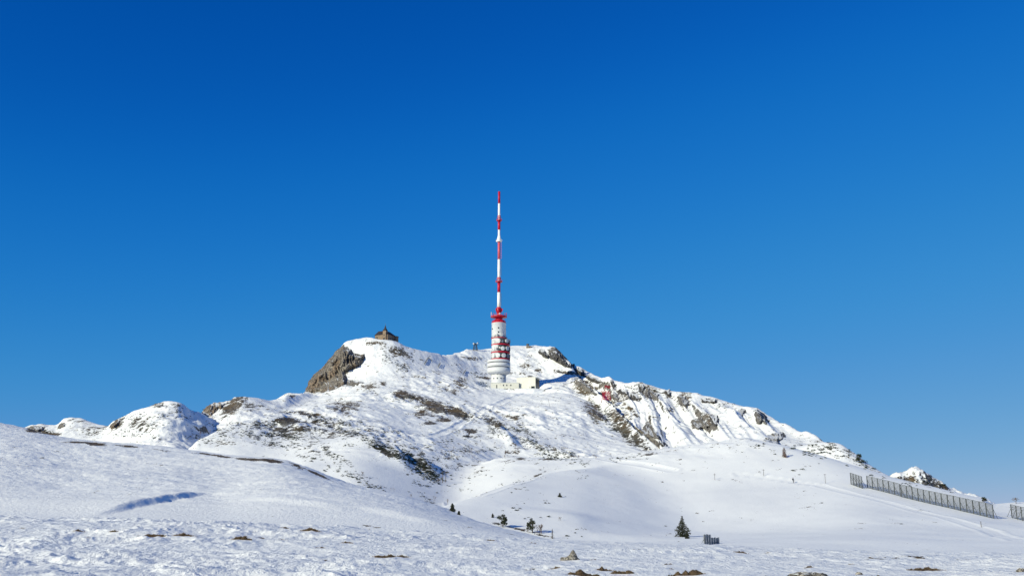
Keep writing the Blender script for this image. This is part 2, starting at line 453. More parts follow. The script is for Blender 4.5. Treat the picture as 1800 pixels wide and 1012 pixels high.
# right rocky ridge
r4 = ridge([(950,700,980),(1003,645,965),(1019,646,950),(1029,653,935),(1045,659,915),(1060,664,895),(1072,665,875),(1080,672,845),(1101,675,830),(1129,673,810),(1144,676,800),(1168,683,785),(1185,688,775),(1228,690,750),(1235,696,745),(1260,700,730),(1300,713,705),
            (1314,715,700),(1332,718,690),(1351,735,675),(1372,745,655),(1394,754,630),(1421,758,600),(1431,764,585),(1448,778,560),(1480,800,540),(1520,845,520),(1700,900,500)])
r0 = curve([(950,830,540),(1100,822,540),(1200,815,535),(1300,805,500),(1400,800,480),(1448,812,470),(1520,850,460),(1700,920,440)])
r1 = (r0[0]*.5+r4[0]*.5, r0[1]*.62+r4[1]*.38)
r2 = (r0[0]*.15+r4[0]*.85, r0[1]*.22+r4[1]*.78)
LAY.append(('mountain', layer([r0, r1, r2, r4, back(r4, 60, 40)], .35, .8, (1010, 1530, .25))))
# far right small peak
LAY.append(('distant_hill', crest([(1555,850,600),(1570,838,600),(1581,832,600),(1594,830,600),(1604,827,600),(1619,828,600),(1633,836,600),(1649,850,600),(1672,861,600),(1700,875,600)], .6, .6, 3, (1565,1690,.3))))
# left foothills
LAY.append(('foothill', crest([(-300,760,640),(0,757,620),(40,757,610),(55,751,605),(75,750,605),(101,752,600),(109,742,600),(116,738,600),(128,736,600),(144,738,600),(160,745,595),(176,750,590),(190,752,580)], .30, .5, 4, (-200,185,.12))))
LAY.append(('foothill', crest([(180,757,570),(190,751,570),(198,742,570),(215,735,570),(235,725,570),(260,716,570),(275,709,570),(299,708,570),(314,709,570),(325,714,570),(337,724,572),(352,731,585),(380,742,600),(430,758,620)], .34, .55, 5, (185,400,.07))))
LAY.append(('foothill', crest([(330,760,650),(348,738,650),(356,722,650),(367,713,650),(387,707,650),(406,705,652),(413,699,655),(426,697,655),(448,699,660),(465,703,665),(478,705,670),(495,701,680),(503,695,700),(532,693,740),(560,700,760)], .30, .5, 5, (352,570,.12))))
LAY.append(('foothill', crest([(270,812,400),(325,793,415),(347,772,425),(381,757,440),(423,747,460),(448,736,480),(498,725,520),(560,716,560),(600,714,600)], [(270,.30),(450,.26),(600,.2)], .40, 4, (300,600,.07))))
# spurs of the main mountain
LAY.append(('mountain', crest([(540,742,560),(590,735,545),(640,756,510),(665,765,490),(672,772,480),(700,790,455),(740,818,420),(768,833,400),(800,855,385)], [(540,.18),(640,.22),(700,.26),(780,.3)], .42, 3, (560,775,.08))))
LAY.append(('mountain', crest([(600,702,660),(640,690,690),(692,690,700),(723,697,685),(760,708,660),(800,720,640),(832,730,625),(860,745,600),(905,763,570),(960,785,530),(1010,802,500),(1040,810,480)], [(600,.2),(700,.24),(830,.3),(1010,.25)], .35, 3, (640,1030,.08))))
LAY.append(('mountain', crest([(990,690,860),(1015,664,880),(1040,680,830),(1060,700,770),(1085,722,700),(1120,755,640),(1165,797,570),(1180,806,560)], .40, .62, 2, (1008,1175,.3))))

names = [n for n, z in LAY]
Z = LAY[0][1].copy(); ID = np.zeros((C, R), int); best = LAY[0][1].copy()
for i, (n, z) in enumerate(LAY[1:], 1):
    kk = .006*YY+.15                         # softness of the joint grows with distance
    d = z-Z
    hh = np.clip(.5+.5*d/kk, 0, 1)
    Z = Z*(1-hh)+z*hh+kk*hh*(1-hh)
    ID = np.where(z > best, i, ID); best = np.maximum(best, z)
Z = np.maximum(Z, -30)

def bump_at(u, v, Y, ru, ry, h, ang=0, p=2):
    global Z
    q = P(u, v, Y); dx = XX-q.x; dy = YY-q.y
    c, s = math.cos(ang), math.sin(ang)
    ex = (dx*c+dy*s)/ru; ey = (-dx*s+dy*c)/ry
    Z += h*np.exp(-(np.abs(ex)**p+np.abs(ey)**2))

# ---- relief
lf = sstep(90, 330, YY); far = sstep(330, 500, YY)
rug = .55+.9*sstep(-.25, .35, fbm(XX/90, YY/90, 2, 77))
Z += far*(2.2*fbm(XX/70, YY/70, 3, 1)+rug*(1.7*fbm(XX/19+YY/60, YY/26, 4, 2, .55)+.5*ridged(XX/9, YY/12, 3, 3)))
midmask = sstep(85, 160, YY)*(1-far)
Z += (ID == 7)*(2.2*ridged(XX/14, YY/14, 4, 90, .6)-2.2)
Z += midmask*(.9*fbm(XX/45, YY/60, 2, 4)+.10*fbm(XX/9, YY/12, 3, 9))
# rock gullies on the right ridge
Upx, Vpx = uv_of(AA, Z/YY)
gm = (ID == 6)*sstep(1050, 1090, Upx)*(1-sstep(1330, 1400, Upx))*sstep(560, 620, YY)*(1-sstep(.92, 1.0, YY/r4[0][:, None]))
gx = XX*.060+fbm(XX/60, YY/120, 2, 21)*.25-YY*.004
Z += gm*5.5*(ridged(gx, YY/600, 3, 33, .5)-.6)+gm*1.2*ridged(XX/7, YY/60, 2, 36)
# left hill: wind-packed texture
lh = (ID == 1)
Z += lh*sstep(90, 130, YY)*(.26*fbm((XX+YY*.5)/7, (YY-XX*.2)/2.5, 4, 41, .6)+.5*fbm(XX/30, YY/30, 2, 43))
# foreground sastrugi: long drifts cut by steep leeward steps
fgm = (ID == 0)*(1-sstep(84, 100, YY))
wx, wy = XX*.96+YY*.28, YY*.96-XX*.28
wob = fbm(XX/6, YY/6, 2, 50)*1.2
s1 = ridged(wx/4.6+wob*.25, wy/4.5+wob*.3, 4, 51, .48); s1 = s1*np.abs(s1); s2 = ridged(wx/2.0+wob*.3, wy/2.0, 2, 55, .5)
amp = .6+.7*sstep(-.3, .4, fbm(XX/14, YY/14, 2, 58))
Z += fgm*amp*(.066*s1+.030*s2)*(1+.6*(1-sstep(-18, 0, XX)))+fgm*.14*fbm(XX/12, YY/16, 2, 60)

def project_grid():
    global Upx, Vpx
    Upx, Vpx = uv_of(AA, Z/YY)
project_grid()

def ground_z(x, y):
    a = x/y; i = np.interp(a, A, np.arange(C)); j = np.interp(y, Yrow, np.arange(R))
    i0, j0 = min(int(i), C-2), min(int(j), R-2); fi, fj = i-i0, j-j0
    return float((Z[i0, j0]*(1-fi)+Z[i0+1, j0]*fi)*(1-fj)+(Z[i0, j0+1]*(1-fi)+Z[i0+1, j0+1]*fi)*fj)

def pick(u, v, ymin=0):
    """first visible ground point at a pixel of the photograph; None above the skyline"""
    a, t = at_of(u, v); a = float(a); t = float(t)
    i = float(np.interp(a, A, np.arange(C))); i0 = min(int(i), C-2); fi = i-i0
    zt = (Z[i0]*(1-fi)+Z[i0+1]*fi)/Yrow
    ok = np.nonzero((zt >= t) & (Yrow > max(ymin, 20)))[0]
    if len(ok) == 0: return None
    j = ok[0]
    if j > 0 and zt[j] != zt[j-1]:
        f = min(1, max(0, (t-zt[j-1])/(zt[j]-zt[j-1]))); Y = Yrow[j-1]+(Yrow[j]-Yrow[j-1])*f
    else: Y = Yrow[j]
    return Vector((a*Y, Y, t*Y))

def on_ground(u, v, ymin=0):
    for k in range(60):
        p = pick(u, v+k, ymin)
        if p: return p
    return P(u, v, 400)

def place_at(u, Y):
    """ground point at a picture column and a distance"""
    a = (u-900)/F/CP
    for _ in range(4):
        z = ground_z(a*Y, Y); fw = CP+z/Y*SP; a = (u-900)/F*fw
    return Vector((a*Y, Y, ground_z(a*Y, Y)))

# level the terrace under the tower and its building
TW = P(876.5, 684, 842)
def pad(cx, cy, z, r0, r1):
    global Z
    d = np.sqrt((XX-cx)**2+(YY-cy)**2); w = 1-sstep(r0, r1, d); Z = Z*(1-w)+z*w
CHP = P(675, 600, 852)
for cu, cv in ((872,692), (900,694), (925,696), (950,694)):
    q_ = P(cu, cv, 818); Z -= 2.6*np.exp(-(((XX-q_.x)/11)**2+((YY-q_.y)/11)**2))
pad(TW.x+1, TW.y+1, TW.z-.6, 12, 22); pad(TW.x+24, TW.y, TW.z-1.0, 15, 26)
pad(CHP.x-1, CHP.y+3, CHP.z, 8, 16)
project_grid()

# ---- banks, hollows and tracks
def bank(p0, p1, H, wl, wr, y0=0):
    """a drift bank along a line on the ground: long rise on its left, short drop on its right"""
    global Z
    a, b = on_ground(*p0, y0), on_ground(*p1, y0)
    d = Vector((b.x-a.x, b.y-a.y)); L = d.length; d /= L
    s_ = (XX-a.x)*d.x+(YY-a.y)*d.y; p = (XX-a.x)*d.y-(YY-a.y)*d.x
    p = p+fbm(XX/(L*.3), YY/(L*.3), 3, 70)*L*.035
    g = sstep(-.25*L, .25*L, s_)*(1-sstep(.75*L, 1.2*L, s_))
    Z = Z+H*g*np.where(p < 0, np.exp(np.minimum(p, 0)/wl), 1-sstep(0, wr, p))

def track(pts, w, dep, y0=0):
    """a packed track: shallow trench with soft shoulders"""
    global Z
    q = [on_ground(u, v, y0) for u, v in pts]
    best_ = np.full((C, R), 1e9)
    for a, b in zip(q[:-1], q[1:]):
        dx, dy = b.x-a.x, b.y-a.y; L2 = dx*dx+dy*dy
        t = np.clip(((XX-a.x)*dx+(YY-a.y)*dy)/L2, 0, 1)
        best_ = np.minimum(best_, np.hypot(XX-a.x-t*dx, YY-a.y-t*dy))
    Z = Z-dep*(1-sstep(w*.6, w, best_))+dep*.8*np.exp(-((best_-w*1.25)/(w*.3))**2)

bank((188,899), (345,869), .62, 22, 1.3)
bank((455,874), (600,890), .20, 4, 3)
bank((660,892), (770,920), .24, 4, 3)
bank((350,862), (430,868), .18, 4, 2.5)
bank((1000,905), (1055,950), 1.3, 30, 22, 180)
bank((655,800), (640,770), 3.2, 20, 7, 400)
bank((705,822), (680,790), 3.5, 18, 7, 380)
bank((755,832), (735,808), 2.6, 16, 8, 350)
bank((362,762), (345,748), 4, 18, 6, 400)
bank((905,790), (870,750), 4, 20, 8, 500)
track([(1300,833),(1370,842),(1440,852),(1500,868),(1580,888),(1660,908),(1740,932),(1800,950)], 2.2, .13)
track([(1180,826),(1100,812),(1060,806)], 2.5, .2)
track([(700,768),(760,765),(800,752),(838,730)], 2.6, .35, 500)
track([(838,730),(860,712),(900,700),(945,690)], 2.6, .3, 500)
track([(660,798),(620,792),(560,790)], 2.2, .2, 380)
track([(790,885),(840,872),(880,858),(930,842)], 1.6, .15)
project_grid()

# ---- bare ground (u, v, ru, rv, density, tilt in degrees)
BARE = [(656,603,16,3.5,.9,0),(694,616,22,6,.85,14),(716,626,12,5,.7,25),(671,635,9,2.5,.5,0),(713,643,9,7,.5,40),(738,662,14,2.5,.6,5),
 (647,680,17,4,.8,-8),(675,674,6,4,.9,0),(708,694,17,7,1.1,12),(736,700,14,5,1.0,20),(762,714,26,9,1.15,22),(745,728,16,6,.9,0),(803,724,22,7,1.25,20),(780,737,14,5,1.0,0),(754,743,9,3,.9,0),
 (605,714,24,11,.8,0),(532,725,14,3,.8,0),(792,685,30,9,.5,0),(800,642,10,3,.7,0),(810,666,11,3,.6,5),(830,630,17,3.5,.8,5),(810,671,12,8,.6,25),(855,664,10,2.2,1.1,5),(925,644,12,4,.8,10),(945,650,7,2,.9,0),
 (912,656,16,3,.6,0),(932,662,4,2,.9,0),(1000,655,22,2.6,1.2,6),(1027,680,20,13,.95,38),(1045,725,22,13,.75,38),(1088,735,24,14,.8,40),(1108,766,32,10,.8,35),(1060,692,30,4,.7,40),
 (866,740,22,7,.75,25),(905,735,50,3,.5,18),(830,757,12,4,1.0,0),(822,766,6,2,1.0,0),(905,800,20,14,.25,0),(1083,698,9,6,.9,0),(1106,694,22,8,.8,10),(1140,690,20,12,.8,30),(1175,690,7,7,.8,30),(1202,702,14,12,.85,35),
 (1246,704,16,4,.8,5),(1246,738,16,11,.8,30),(1109,720,22,4,.7,42),(1180,722,8,6,.5,0),(1450,771,14,5,.7,30),
 (62,755,16,6,1.3,0),(85,762,26,2.5,1.2,4),(108,748,7,4,1.1,-20),(140,741,22,4,.6,8),(210,740,9,7,.8,-50),(290,712,36,4,.55,0),(245,745,18,9,.5,0),(250,754,10,2,1.0,0),(160,755,25,8,.45,0),
 (410,712,24,12,1.1,-35),(440,715,26,8,.6,0),(512,697,9,3,.8,0),(500,739,24,5,1.15,0),(545,728,26,4,.9,5),(560,745,60,12,.45,0),(600,760,70,10,.4,0),(520,755,40,14,.5,0),
 (690,800,6,4,.8,40),(678,795,14,4,1.2,32),(700,808,24,3,.4,0),(745,818,22,8,.6,35),(915,806,10,2,1.0,0),(960,807,30,1.2,.4,0),(945,835,12,1.5,1.0,-25),(860,862,30,1.5,.5,-22),(1150,797,28,1.2,.7,-8),
 (1600,842,14,5,1.0,10),(1630,848,10,5,.7,30),(1655,854,14,5,.9,40),(905,928,60,2,1.1,14),(1010,830,20,1.2,.5,0)]
GREEN = [(735,800,40,12,.6,30),(250,755,60,16,.5,0),(470,760,90,25,.5,0),(560,790,40,14,.75,25),(615,835,40,5,.9,18),(720,815,50,14,.7,32),(655,780,30,10,.6,28),(930,775,80,14,.6,25),(800,790,80,30,.35,0),(1108,770,34,10,.6,35),(1440,790,60,18,.6,10),(1512,808,16,8,1.2,40),(560,760,60,12,.4,0),(700,830,60,10,.5,0)]
def field(lst):
    D = np.zeros((C, R))
    for u, v, ru, rv, k, ang in lst:
        c, s = math.cos(math.radians(ang)), math.sin(math.radians(ang))
        i0, i1 = np.searchsorted(au, u-2.6*(ru+rv)), np.searchsorted(au, u+2.6*(ru+rv))
        i0 = max(0, i0-30); i1 = min(C, i1+30)
        dx, dy = Upx[i0:i1]-u, Vpx[i0:i1]-v
        ex, ey = (dx*c+dy*s)/ru, (-dx*s+dy*c)/rv
        D[i0:i1] = np.maximum(D[i0:i1], k*np.exp(-.6*(ex*ex+ey*ey)**1.5))
    return D
bareF = field(BARE); greenF = field(GREEN)
farw = sstep(330, 420, YY)
bareF = np.maximum(bareF, .0)+farw*.24+greenF*.42*farw
bareF = np.where(YY < 100, 0, bareF)
crestF = field([(140,777,34,1.6,1.15,2),(168,780,16,2.4,1.5,3),(225,784,22,1.5,1.1,6),(285,791,26,1.5,1.1,6),(385,801,40,1.5,1.1,8),(440,807,26,2.4,1.4,4),(480,810,24,2.8,1.6,6),(520,817,18,3.0,1.2,18),(562,835,22,1.8,1.0,24)])
bareF = np.where((ID == 1) & (YY > 150), np.maximum(bareF, crestF), bareF)
rockF = field([(980,622,24,12,1.6,40),(1030,655,34,7,1.2,35),(1085,690,40,14,.6,30),(1140,690,30,14,.7,20),(1200,705,30,14,.6,20),(1245,735,24,18,.6,30),(1150,755,24,18,.5,45),(580,650,40,40,1.2,-50),(1620,842,50,14,.6,0),(375,720,16,10,1,0)])

# ---- meshes: the height field split by hill
nx = np.gradient(Z, axis=1)/np.gradient(YY, axis=1)
Pw = np.stack([XX, YY, Z], -1)
du = np.gradient(Pw, axis=0); dv = np.gradient(Pw, axis=1)
NN = np.cross(du, dv); NN /= np.linalg.norm(NN, axis=-1, keepdims=True)
idx = np.arange(C*R).reshape(C, R)
quads = np.stack([idx[:-1, :-1], idx[1:, :-1], idx[1:, 1:], idx[:-1, 1:]], -1).reshape(-1, 4)
grp_names = ['foreground_snowfield', 'left_snow_hill', 'middle_snow_slope', 'mountain', 'distant_hill', 'foothill']
gid = np.array([grp_names.index(n) for n in names])[ID]
fg = gid[:-1, :-1].ravel()
V3 = Pw.reshape(-1, 3); N3 = NN.reshape(-1, 3)
for g, nm in enumerate(grp_names):
    q = quads[fg == g]
    if len(q) == 0: continue
    used, inv = np.unique(q.ravel(), return_inverse=True)
    me = mesh_np(nm, V3[used], inv.reshape(-1, 4), M['near'] if g == 0 else M['hill'] if g == 1 else M['mid'] if g == 2 else M['ground'], True)
    for an, arr in (('bare', bareF), ('rocky', rockF), ('green', greenF)):
        at = me.attributes.new(an, 'FLOAT', 'POINT'); at.data.foreach_set('value', arr.ravel()[used].astype(np.float32))
    me.normals_split_custom_set_from_vertices(N3[used].tolist()) if len(used) < 2000000 else None
    tag(obj(nm, me), kind='structure')

# wide sheet around and below, far outside the frame
gx_ = np.concatenate([-np.geomspace(9000, 30, 26), [0], np.geomspace(30, 9000, 26)])
GXX, GYY = np.meshgrid(gx_, gx_, indexing='ij')
rr = np.hypot(GXX, GYY)
gz = -2.4-.035*np.maximum(0, rr-60)-.1*np.maximum(0, rr-400)
gz = np.maximum(gz, -500)
gz = np.where((GYY > 5), np.minimum(gz, -34), gz)
gi = np.arange(len(gx_)**2).reshape(len(gx_), -1)
gq = np.stack([gi[:-1, :-1], gi[1:, :-1], gi[1:, 1:], gi[:-1, 1:]], -1).reshape(-1, 4)
me = mesh_np('surrounding_terrain', np.stack([GXX, GYY, gz], -1).reshape(-1, 3), gq, M['ground'], True)
tag(obj('surrounding_terrain', me), kind='structure')
#@@OBJECTS
# ------------------------------------------------------------------ rock faces standing out of the snow
def poly_dist(px, py, poly):
    """signed distance in pixels, positive inside"""
    inside = np.zeros(px.shape, bool); dmin = np.full(px.shape, 1e9); n = len(poly)
    for i in range(n):
        x0, y0 = poly[i]; x1, y1 = poly[(i+1) % n]
        dx, dy = x1-x0, y1-y0; t = np.clip(((px-x0)*dx+(py-y0)*dy)/(dx*dx+dy*dy+1e-9), 0, 1)
        dmin = np.minimum(dmin, np.hypot(px-x0-t*dx, py-y0-t*dy))
        c = ((y0 > py) != (y1 > py)) & (px < (x1-x0)*(py-y0)/((y1-y0)+1e-12)+x0)
        inside ^= c
    return np.where(inside, dmin, -dmin)

def box_blur(a, n):
    k = np.ones(2*n+1)/(2*n+1)
    a = np.apply_along_axis(lambda r: np.convolve(np.pad(r, n, 'edge'), k, 'valid'), 0, a)
    return np.apply_along_axis(lambda r: np.convolve(np.pad(r, n, 'edge'), k, 'valid'), 1, a)

_oc = [0]
def outcrop(name, poly, mat, label=None, cat='rock', group=None, bulge=2.0, amp=1.5, step=1.0, ymin=0, kind=None, col_w=5., jag=1.4, edge=5):
    _oc[0] += 1; sd_ = 100+_oc[0]*3
    us = [p[0] for p in poly]; vs_ = [p[1] for p in poly]
    gu = np.arange(min(us)-4, max(us)+4.01, step); gv = np.arange(min(vs_)-4, max(vs_)+4.01, step)
    D = np.full((len(gu), len(gv)), np.nan)
    for i, u in enumerate(gu):
        for j, v in enumerate(gv):
            q = pick(u, v, ymin)
            if q: D[i, j] = q.y
        col = D[i]; ok = np.nonzero(~np.isnan(col))[0]
        if len(ok): col[:ok[0]] = col[ok[0]]
    m = ~np.isnan(D).all(1)
    if not m.all():
        ii = np.nonzero(m)[0]
        for i in np.nonzero(~m)[0]: D[i] = D[ii[np.argmin(abs(ii-i))]]
    n = max(1, int((1.6 if bulge < 5 else 2.5)/step)); D = box_blur(box_blur(D, n), n)
    UU, VV = np.meshgrid(gu, gv, indexing='ij')
    mpp = D.mean()/F
    d = poly_dist(UU, VV, poly)+jag*fbm(UU/6., VV/6., 3, sd_)*1.6
    xm, zm = UU*mpp, VV*mpp
    wob = fbm(xm/9, zm/14, 2, sd_+1)*1.2
    rg = ridged(xm/col_w+wob, zm/(col_w*3.2), 4, sd_+5, .6)-.7
    lump = fbm(xm/(col_w*1.7), zm/(col_w*1.6), 3, sd_+9)
    ins = sstep(-1, edge, d)
    dep = D-bulge*ins-amp*ins*rg-amp*1.1*ins*lump+np.where(d < 0, -d*mpp*4, 0)
    a, t = at_of(UU, VV)
    V = np.stack([a*dep, dep, t*dep], -1).reshape(-1, 3)
    gi = np.arange(UU.size).reshape(UU.shape)
    keep = (d > -1.6)
    kq = keep[:-1, :-1] & keep[1:, :-1] & keep[1:, 1:] & keep[:-1, 1:]
    q = np.stack([gi[:-1, :-1], gi[:-1, 1:], gi[1:, 1:], gi[1:, :-1]], -1)[kq]
    used, inv = np.unique(q.ravel(), return_inverse=True)
    me = mesh_np(name, V[used], inv.reshape(-1, 4), mat, False)
    o = obj(name, me)
    return tag(o, label, cat if not kind else None, group, kind)

CLIFF = [(535,693),(538,685),(541,679),(545,668),(551,661),(554,657),(562,651),(569,645),(575,636),(584,627),(590,619),(596,613),(603,608),(610,612),(617,614),(622,620),(633,623),(641,622),(642,628),(638,638),(627,646),(615,651),(608,656),(610,663),(611,671),(611,677),(604,680),(597,682),(590,687),(582,689),(573,692),(565,691),(552,694)]
outcrop('limestone_cliff', CLIFF, M['cliff'], 'tall brown and grey limestone cliff falling away left below the chapel', 'cliff', bulge=7, amp=5.0, step=.85, ymin=700, col_w=5., jag=1.0, edge=9)
OUT = [
 ([(945,617),(950,613),(956,614),(962,620),(967,628),(962,631),(955,627),(949,622)], 'dark', 'dark rock knob on the summit crest right of the tower, upper one'),
 ([(964,622),(972,616),(980,617),(988,624),(993,632),(1000,640),(1003,646),(994,645),(984,640),(976,635),(968,631)], 'dark', 'broad dark rock mass dropping from the snowy summit crest'),
 ([(1000,638),(1010,642),(1020,648),(1030,655),(1040,662),(1034,667),(1022,660),(1010,651),(1001,645)], 'dark', 'long dark rock rib running down the skyline right of the summit'),
 ([(1032,660),(1044,661),(1054,666),(1060,672),(1052,674),(1042,671),(1034,668)], 'dark', 'low dark rock band under the skyline above the red mesh panel'),
 ([(1072,665),(1078,668),(1083,676),(1084,684),(1079,687),(1076,680),(1073,673)], 'dark', 'small steep dark rock beside the red mesh panel'),
 ([(1014,668),(1022,666),(1030,672),(1040,682),(1050,692),(1046,695),(1034,690),(1022,682),(1014,678)], 'rock', 'speckled grey rock slab on the shoulder above the red lattice'),
 ([(1074,694),(1082,692),(1090,698),(1088,703),(1080,703),(1075,700)], 'rock', 'small rounded grey rock just right of the red lattice'),
 ([(1084,686),(1092,684),(1102,688),(1112,690),(1122,694),(1128,699),(1122,705),(1113,703),(1106,697),(1094,692),(1086,690)], 'dark', 'dark stepped rock band under the skyline'),
 ([(1121,678),(1129,673),(1134,679),(1133,687),(1127,690),(1123,685)], 'dark', 'upright dark rock tooth on the skyline crest'),
 ([(1135,680),(1142,683),(1150,690),(1158,693),(1158,701),(1152,704),(1144,700),(1138,694)], 'rock', 'pale grey rock block below the skyline tooth'),
 ([(1170,687),(1176,685),(1180,690),(1179,698),(1173,695)], 'dark', 'narrow dark rock notch in the crest between two gullies'),
 ([(1190,697),(1197,693),(1204,697),(1210,703),(1211,711),(1205,717),(1199,712),(1194,704)], 'rock', 'sloping grey rock outcrop in the upper middle of the ridge face'),
 ([(1232,700),(1240,699),(1248,703),(1258,700),(1262,706),(1254,710),(1243,707),(1235,708)], 'dark', 'thin dark rock band just under the flat crest'),
 ([(1214,739),(1222,735),(1232,734),(1240,740),(1246,748),(1243,756),(1236,753),(1228,755),(1218,753),(1215,746)], 'rock', 'bulging grey rock buttress low on the white ridge face'),
 ([(1245,728),(1254,732),(1262,728),(1264,738),(1260,750),(1252,748),(1248,738)], 'dark', 'dark broken rock beside the bulging buttress'),
 ([(1134,745),(1138,738),(1144,746),(1151,756),(1158,764),(1164,774),(1156,772),(1148,770),(1138,766),(1129,764),(1130,753)], 'rock', 'large brown-grey rock wedge at the foot of the long rib'),
 ([(1160,772),(1168,776),(1174,785),(1172,791),(1164,786),(1158,779)], 'dark', 'dark rock foot ending at the smooth snow saddle'),
 ([(1299,721),(1304,717),(1311,719),(1311,725),(1306,730),(1301,727)], 'rock', 'small grey rock button on the crest at the right of the face'),
 ([(1325,722),(1331,719),(1339,724),(1347,730),(1351,740),(1348,746),(1341,742),(1334,747),(1330,743),(1327,734)], 'rock', 'pale upright grey rock on the right shoulder of the ridge'),
 ([(1343,774),(1349,766),(1356,761),(1366,760),(1376,759),(1381,765),(1378,771),(1370,774),(1366,779),(1356,777)], 'rock', 'low wide grey boulder lying behind the smooth snow hump'),
 ([(355,727),(358,720),(365,714),(375,709),(388,707),(395,709),(392,715),(384,718),(377,724),(373,732),(364,731)], 'cliff', 'rounded pale brown cliff on the foothill left of the limestone cliff'),
 ([(44,757),(52,752),(62,749),(75,750),(78,754),(68,758),(54,760)], 'rock', 'brown bare knob poking above the left snow hill'),
 ([(101,752),(108,744),(115,745),(114,750),(106,753)], 'rock', 'small brown rock step on the leftmost foothill'),
 ([(192,751),(199,742),(208,737),(214,736),(210,744),(203,750),(196,753)], 'cliff', 'brown rock step at the left foot of the rounded foothill'),
 ([(1574,840),(1582,836),(1592,840),(1590,848),(1582,848)], 'rock', 'brown rock patch on the small far right peak'),
 ([(1646,851),(1652,852),(1660,858),(1664,862),(1654,864),(1648,860)], 'dark', 'dark rock foot at the right end of the small far peak'),
 ([(607,668),(616,667),(626,669),(635,670),(640,673),(630,676),(618,678),(609,678)], 'rock', 'low dark broken rock under the right edge of the limestone cliff'),
]
for poly, kind_, lab in OUT:
    mt = {'dark': M['rockdark'], 'rock': M['rock'], 'cliff': M['cliff']}[kind_]
    outcrop('rock_outcrop', poly, mt, lab, 'rock outcrop', 'rock outcrops breaking through the mountain snow', bulge=3.6, amp=2.6, step=.8, ymin=380, col_w=3.2, edge=4)

# ------------------------------------------------------------------ radio tower
PX = 845/F                                        # metres per photograph pixel at the tower
def zt(v, Y=TW.y): return float(at_of(876, v)[1])*Y-TW.z
def rx(px): return px*PX
tw = empty('radio_tower', TW, 0, 'tall white and red broadcasting tower with antenna rings and striped mast on the snowy mountain', 'radio tower')
m = MB(); m.lathe([(6.3, -3), (6.25, zt(657))], 40); shaft0 = m.build('tower_base', M['white'], tw, True)
m = MB()
for ang in (-130, -100, -72, -45):
    for vv in (658.5, 666):
        a = math.radians(ang); c = Vector((math.cos(a)*6.28, math.sin(a)*6.28, zt(vv)))
        w = MB(); t = Vector((-math.sin(a), math.cos(a), 0)); w.bar(c-t*.45, c+t*.45, .5, .9)
        w.build('window', M['glass'], tw)
drum = MB(); R_ = 9.85
drum.lathe([(6.4, zt(659)), (7.6, zt(657.6)), (9.2, zt(656)), (R_, zt(654)), (R_, zt(647.4)), (R_-.5, zt(647.2)), (R_-.5, zt(645.9)), (R_, zt(645.7)), (R_, zt(639.3)), (R_-.5, zt(639.1)), (R_-.5, zt(637.9)), (R_, zt(637.7)), (R_, zt(633.8)), (R_-1, zt(633.3)), (6.1, zt(633.3))], 56, cap=False)
dr = drum.build('drum', M['white'], tw, True)
for va, vb in ((647.2, 645.9), (639.1, 637.9)):
    g = MB(); g.lathe([(R_-.45, zt(va)), (R_-.45, zt(vb))], 56, cap=False); g.build('groove_band', M['glass'], dr)  # dark ring lining each recessed groove of the drum
m = MB(); m.lathe([(6.2, zt(634)), (6.15, zt(600)), (6.15, zt(569.5)), (6.35, zt(569.2)), (6.35, zt(568.4)), (6.0, zt(568.4))], 40); m.build('tower_shaft', M['white'], tw, True)
for ang, vv in ((-92, 578.3), (-92, 585.5), (-150, 579)):
    a = math.radians(ang); c = Vector((math.cos(a)*6.2, math.sin(a)*6.2, zt(vv))); t = Vector((-math.sin(a), math.cos(a), 0))
    MB().bar(c-t*.5, c+t*.5, .5, 1.1).build('window', M['glass'], tw)
def ring_platform(v, r, cx, cy, th=1.1, mat='red', rail=True):
    m = MB(); z = zt(v)
    m.lathe([(r-.3, z-th*.5), (r, z-th*.3), (r, z+th*.4), (r-.25, z+th*.5), (r-.3, z+th*.5)], 40, cx, cy); pl = m.build('antenna_platform', M[mat], tw, False)
    if rail:
        m = MB()
        for k in range(20):
            t = 2*math.pi*k/20; x, y = cx+math.cos(t)*(r-.15), cy+math.sin(t)*(r-.15)
            m.bar((x, y, z), (x, y, z+1.7), .09)
            t2 = 2*math.pi*(k+1)/20; x2, y2 = cx+math.cos(t2)*(r-.15), cy+math.sin(t2)*(r-.15)
            for hz in (.9, 1.6): m.bar((x, y, z+hz), (x2, y2, z+hz), .09)
        m.build('railing', M['steel'], pl)
    return pl
ring_platform(632, 8.3, 1.6, 1.0); ring_platform(620, 8.2, 1.6, 1.0); ring_platform(606.5, 8.1, 1.6, 1.0); ring_platform(595, 7.0, .3, 0, .7)
def dish(ang, v, rad, cx=1.6, cy=1.0, rr=7.9, mat='dish', parent=None, aim=None):
    parent = parent or tw
    a = math.radians(ang); d = Vector((math.cos(a), math.sin(a), 0)); c = Vector((cx, cy, zt(v)))+d*rr
    rad_ = rad
    prof = [(.0, -.55), (rad_*.55, -.45), (rad_*.85, -.22), (rad_, 0), (rad_, .5), (rad_*.95, .55), (0, .58)]
    m = MB(); n = 20; vs = []; fs = []
    for r, h in prof:
        for k in range(n):
            t = 2*math.pi*k/n; vs.append((r*math.cos(t), r*math.sin(t), h))
    for i in range(len(prof)-1):
        for k in range(n): fs.append((i*n+k, i*n+(k+1) % n, (i+1)*n+(k+1) % n, (i+1)*n+k))
    q = (aim or d).to_track_quat('Z', 'Y')
    m.add([q @ Vector(p)+c for p in vs], fs)
    o = m.build('dish_antenna', M[mat], parent, True)
    b = MB(); b.bar(c-(aim or d)*.5, Vector((cx, cy, zt(v)))+d*(rr-2.2)-Vector((0, 0, .4)), .25); b.bar(c+Vector((0, 0, -2.2))-(aim or d)*.8, c+Vector((0, 0, 2.0))-(aim or d)*.8, .22)
    b.build('dish_mount', M['steel'], o)
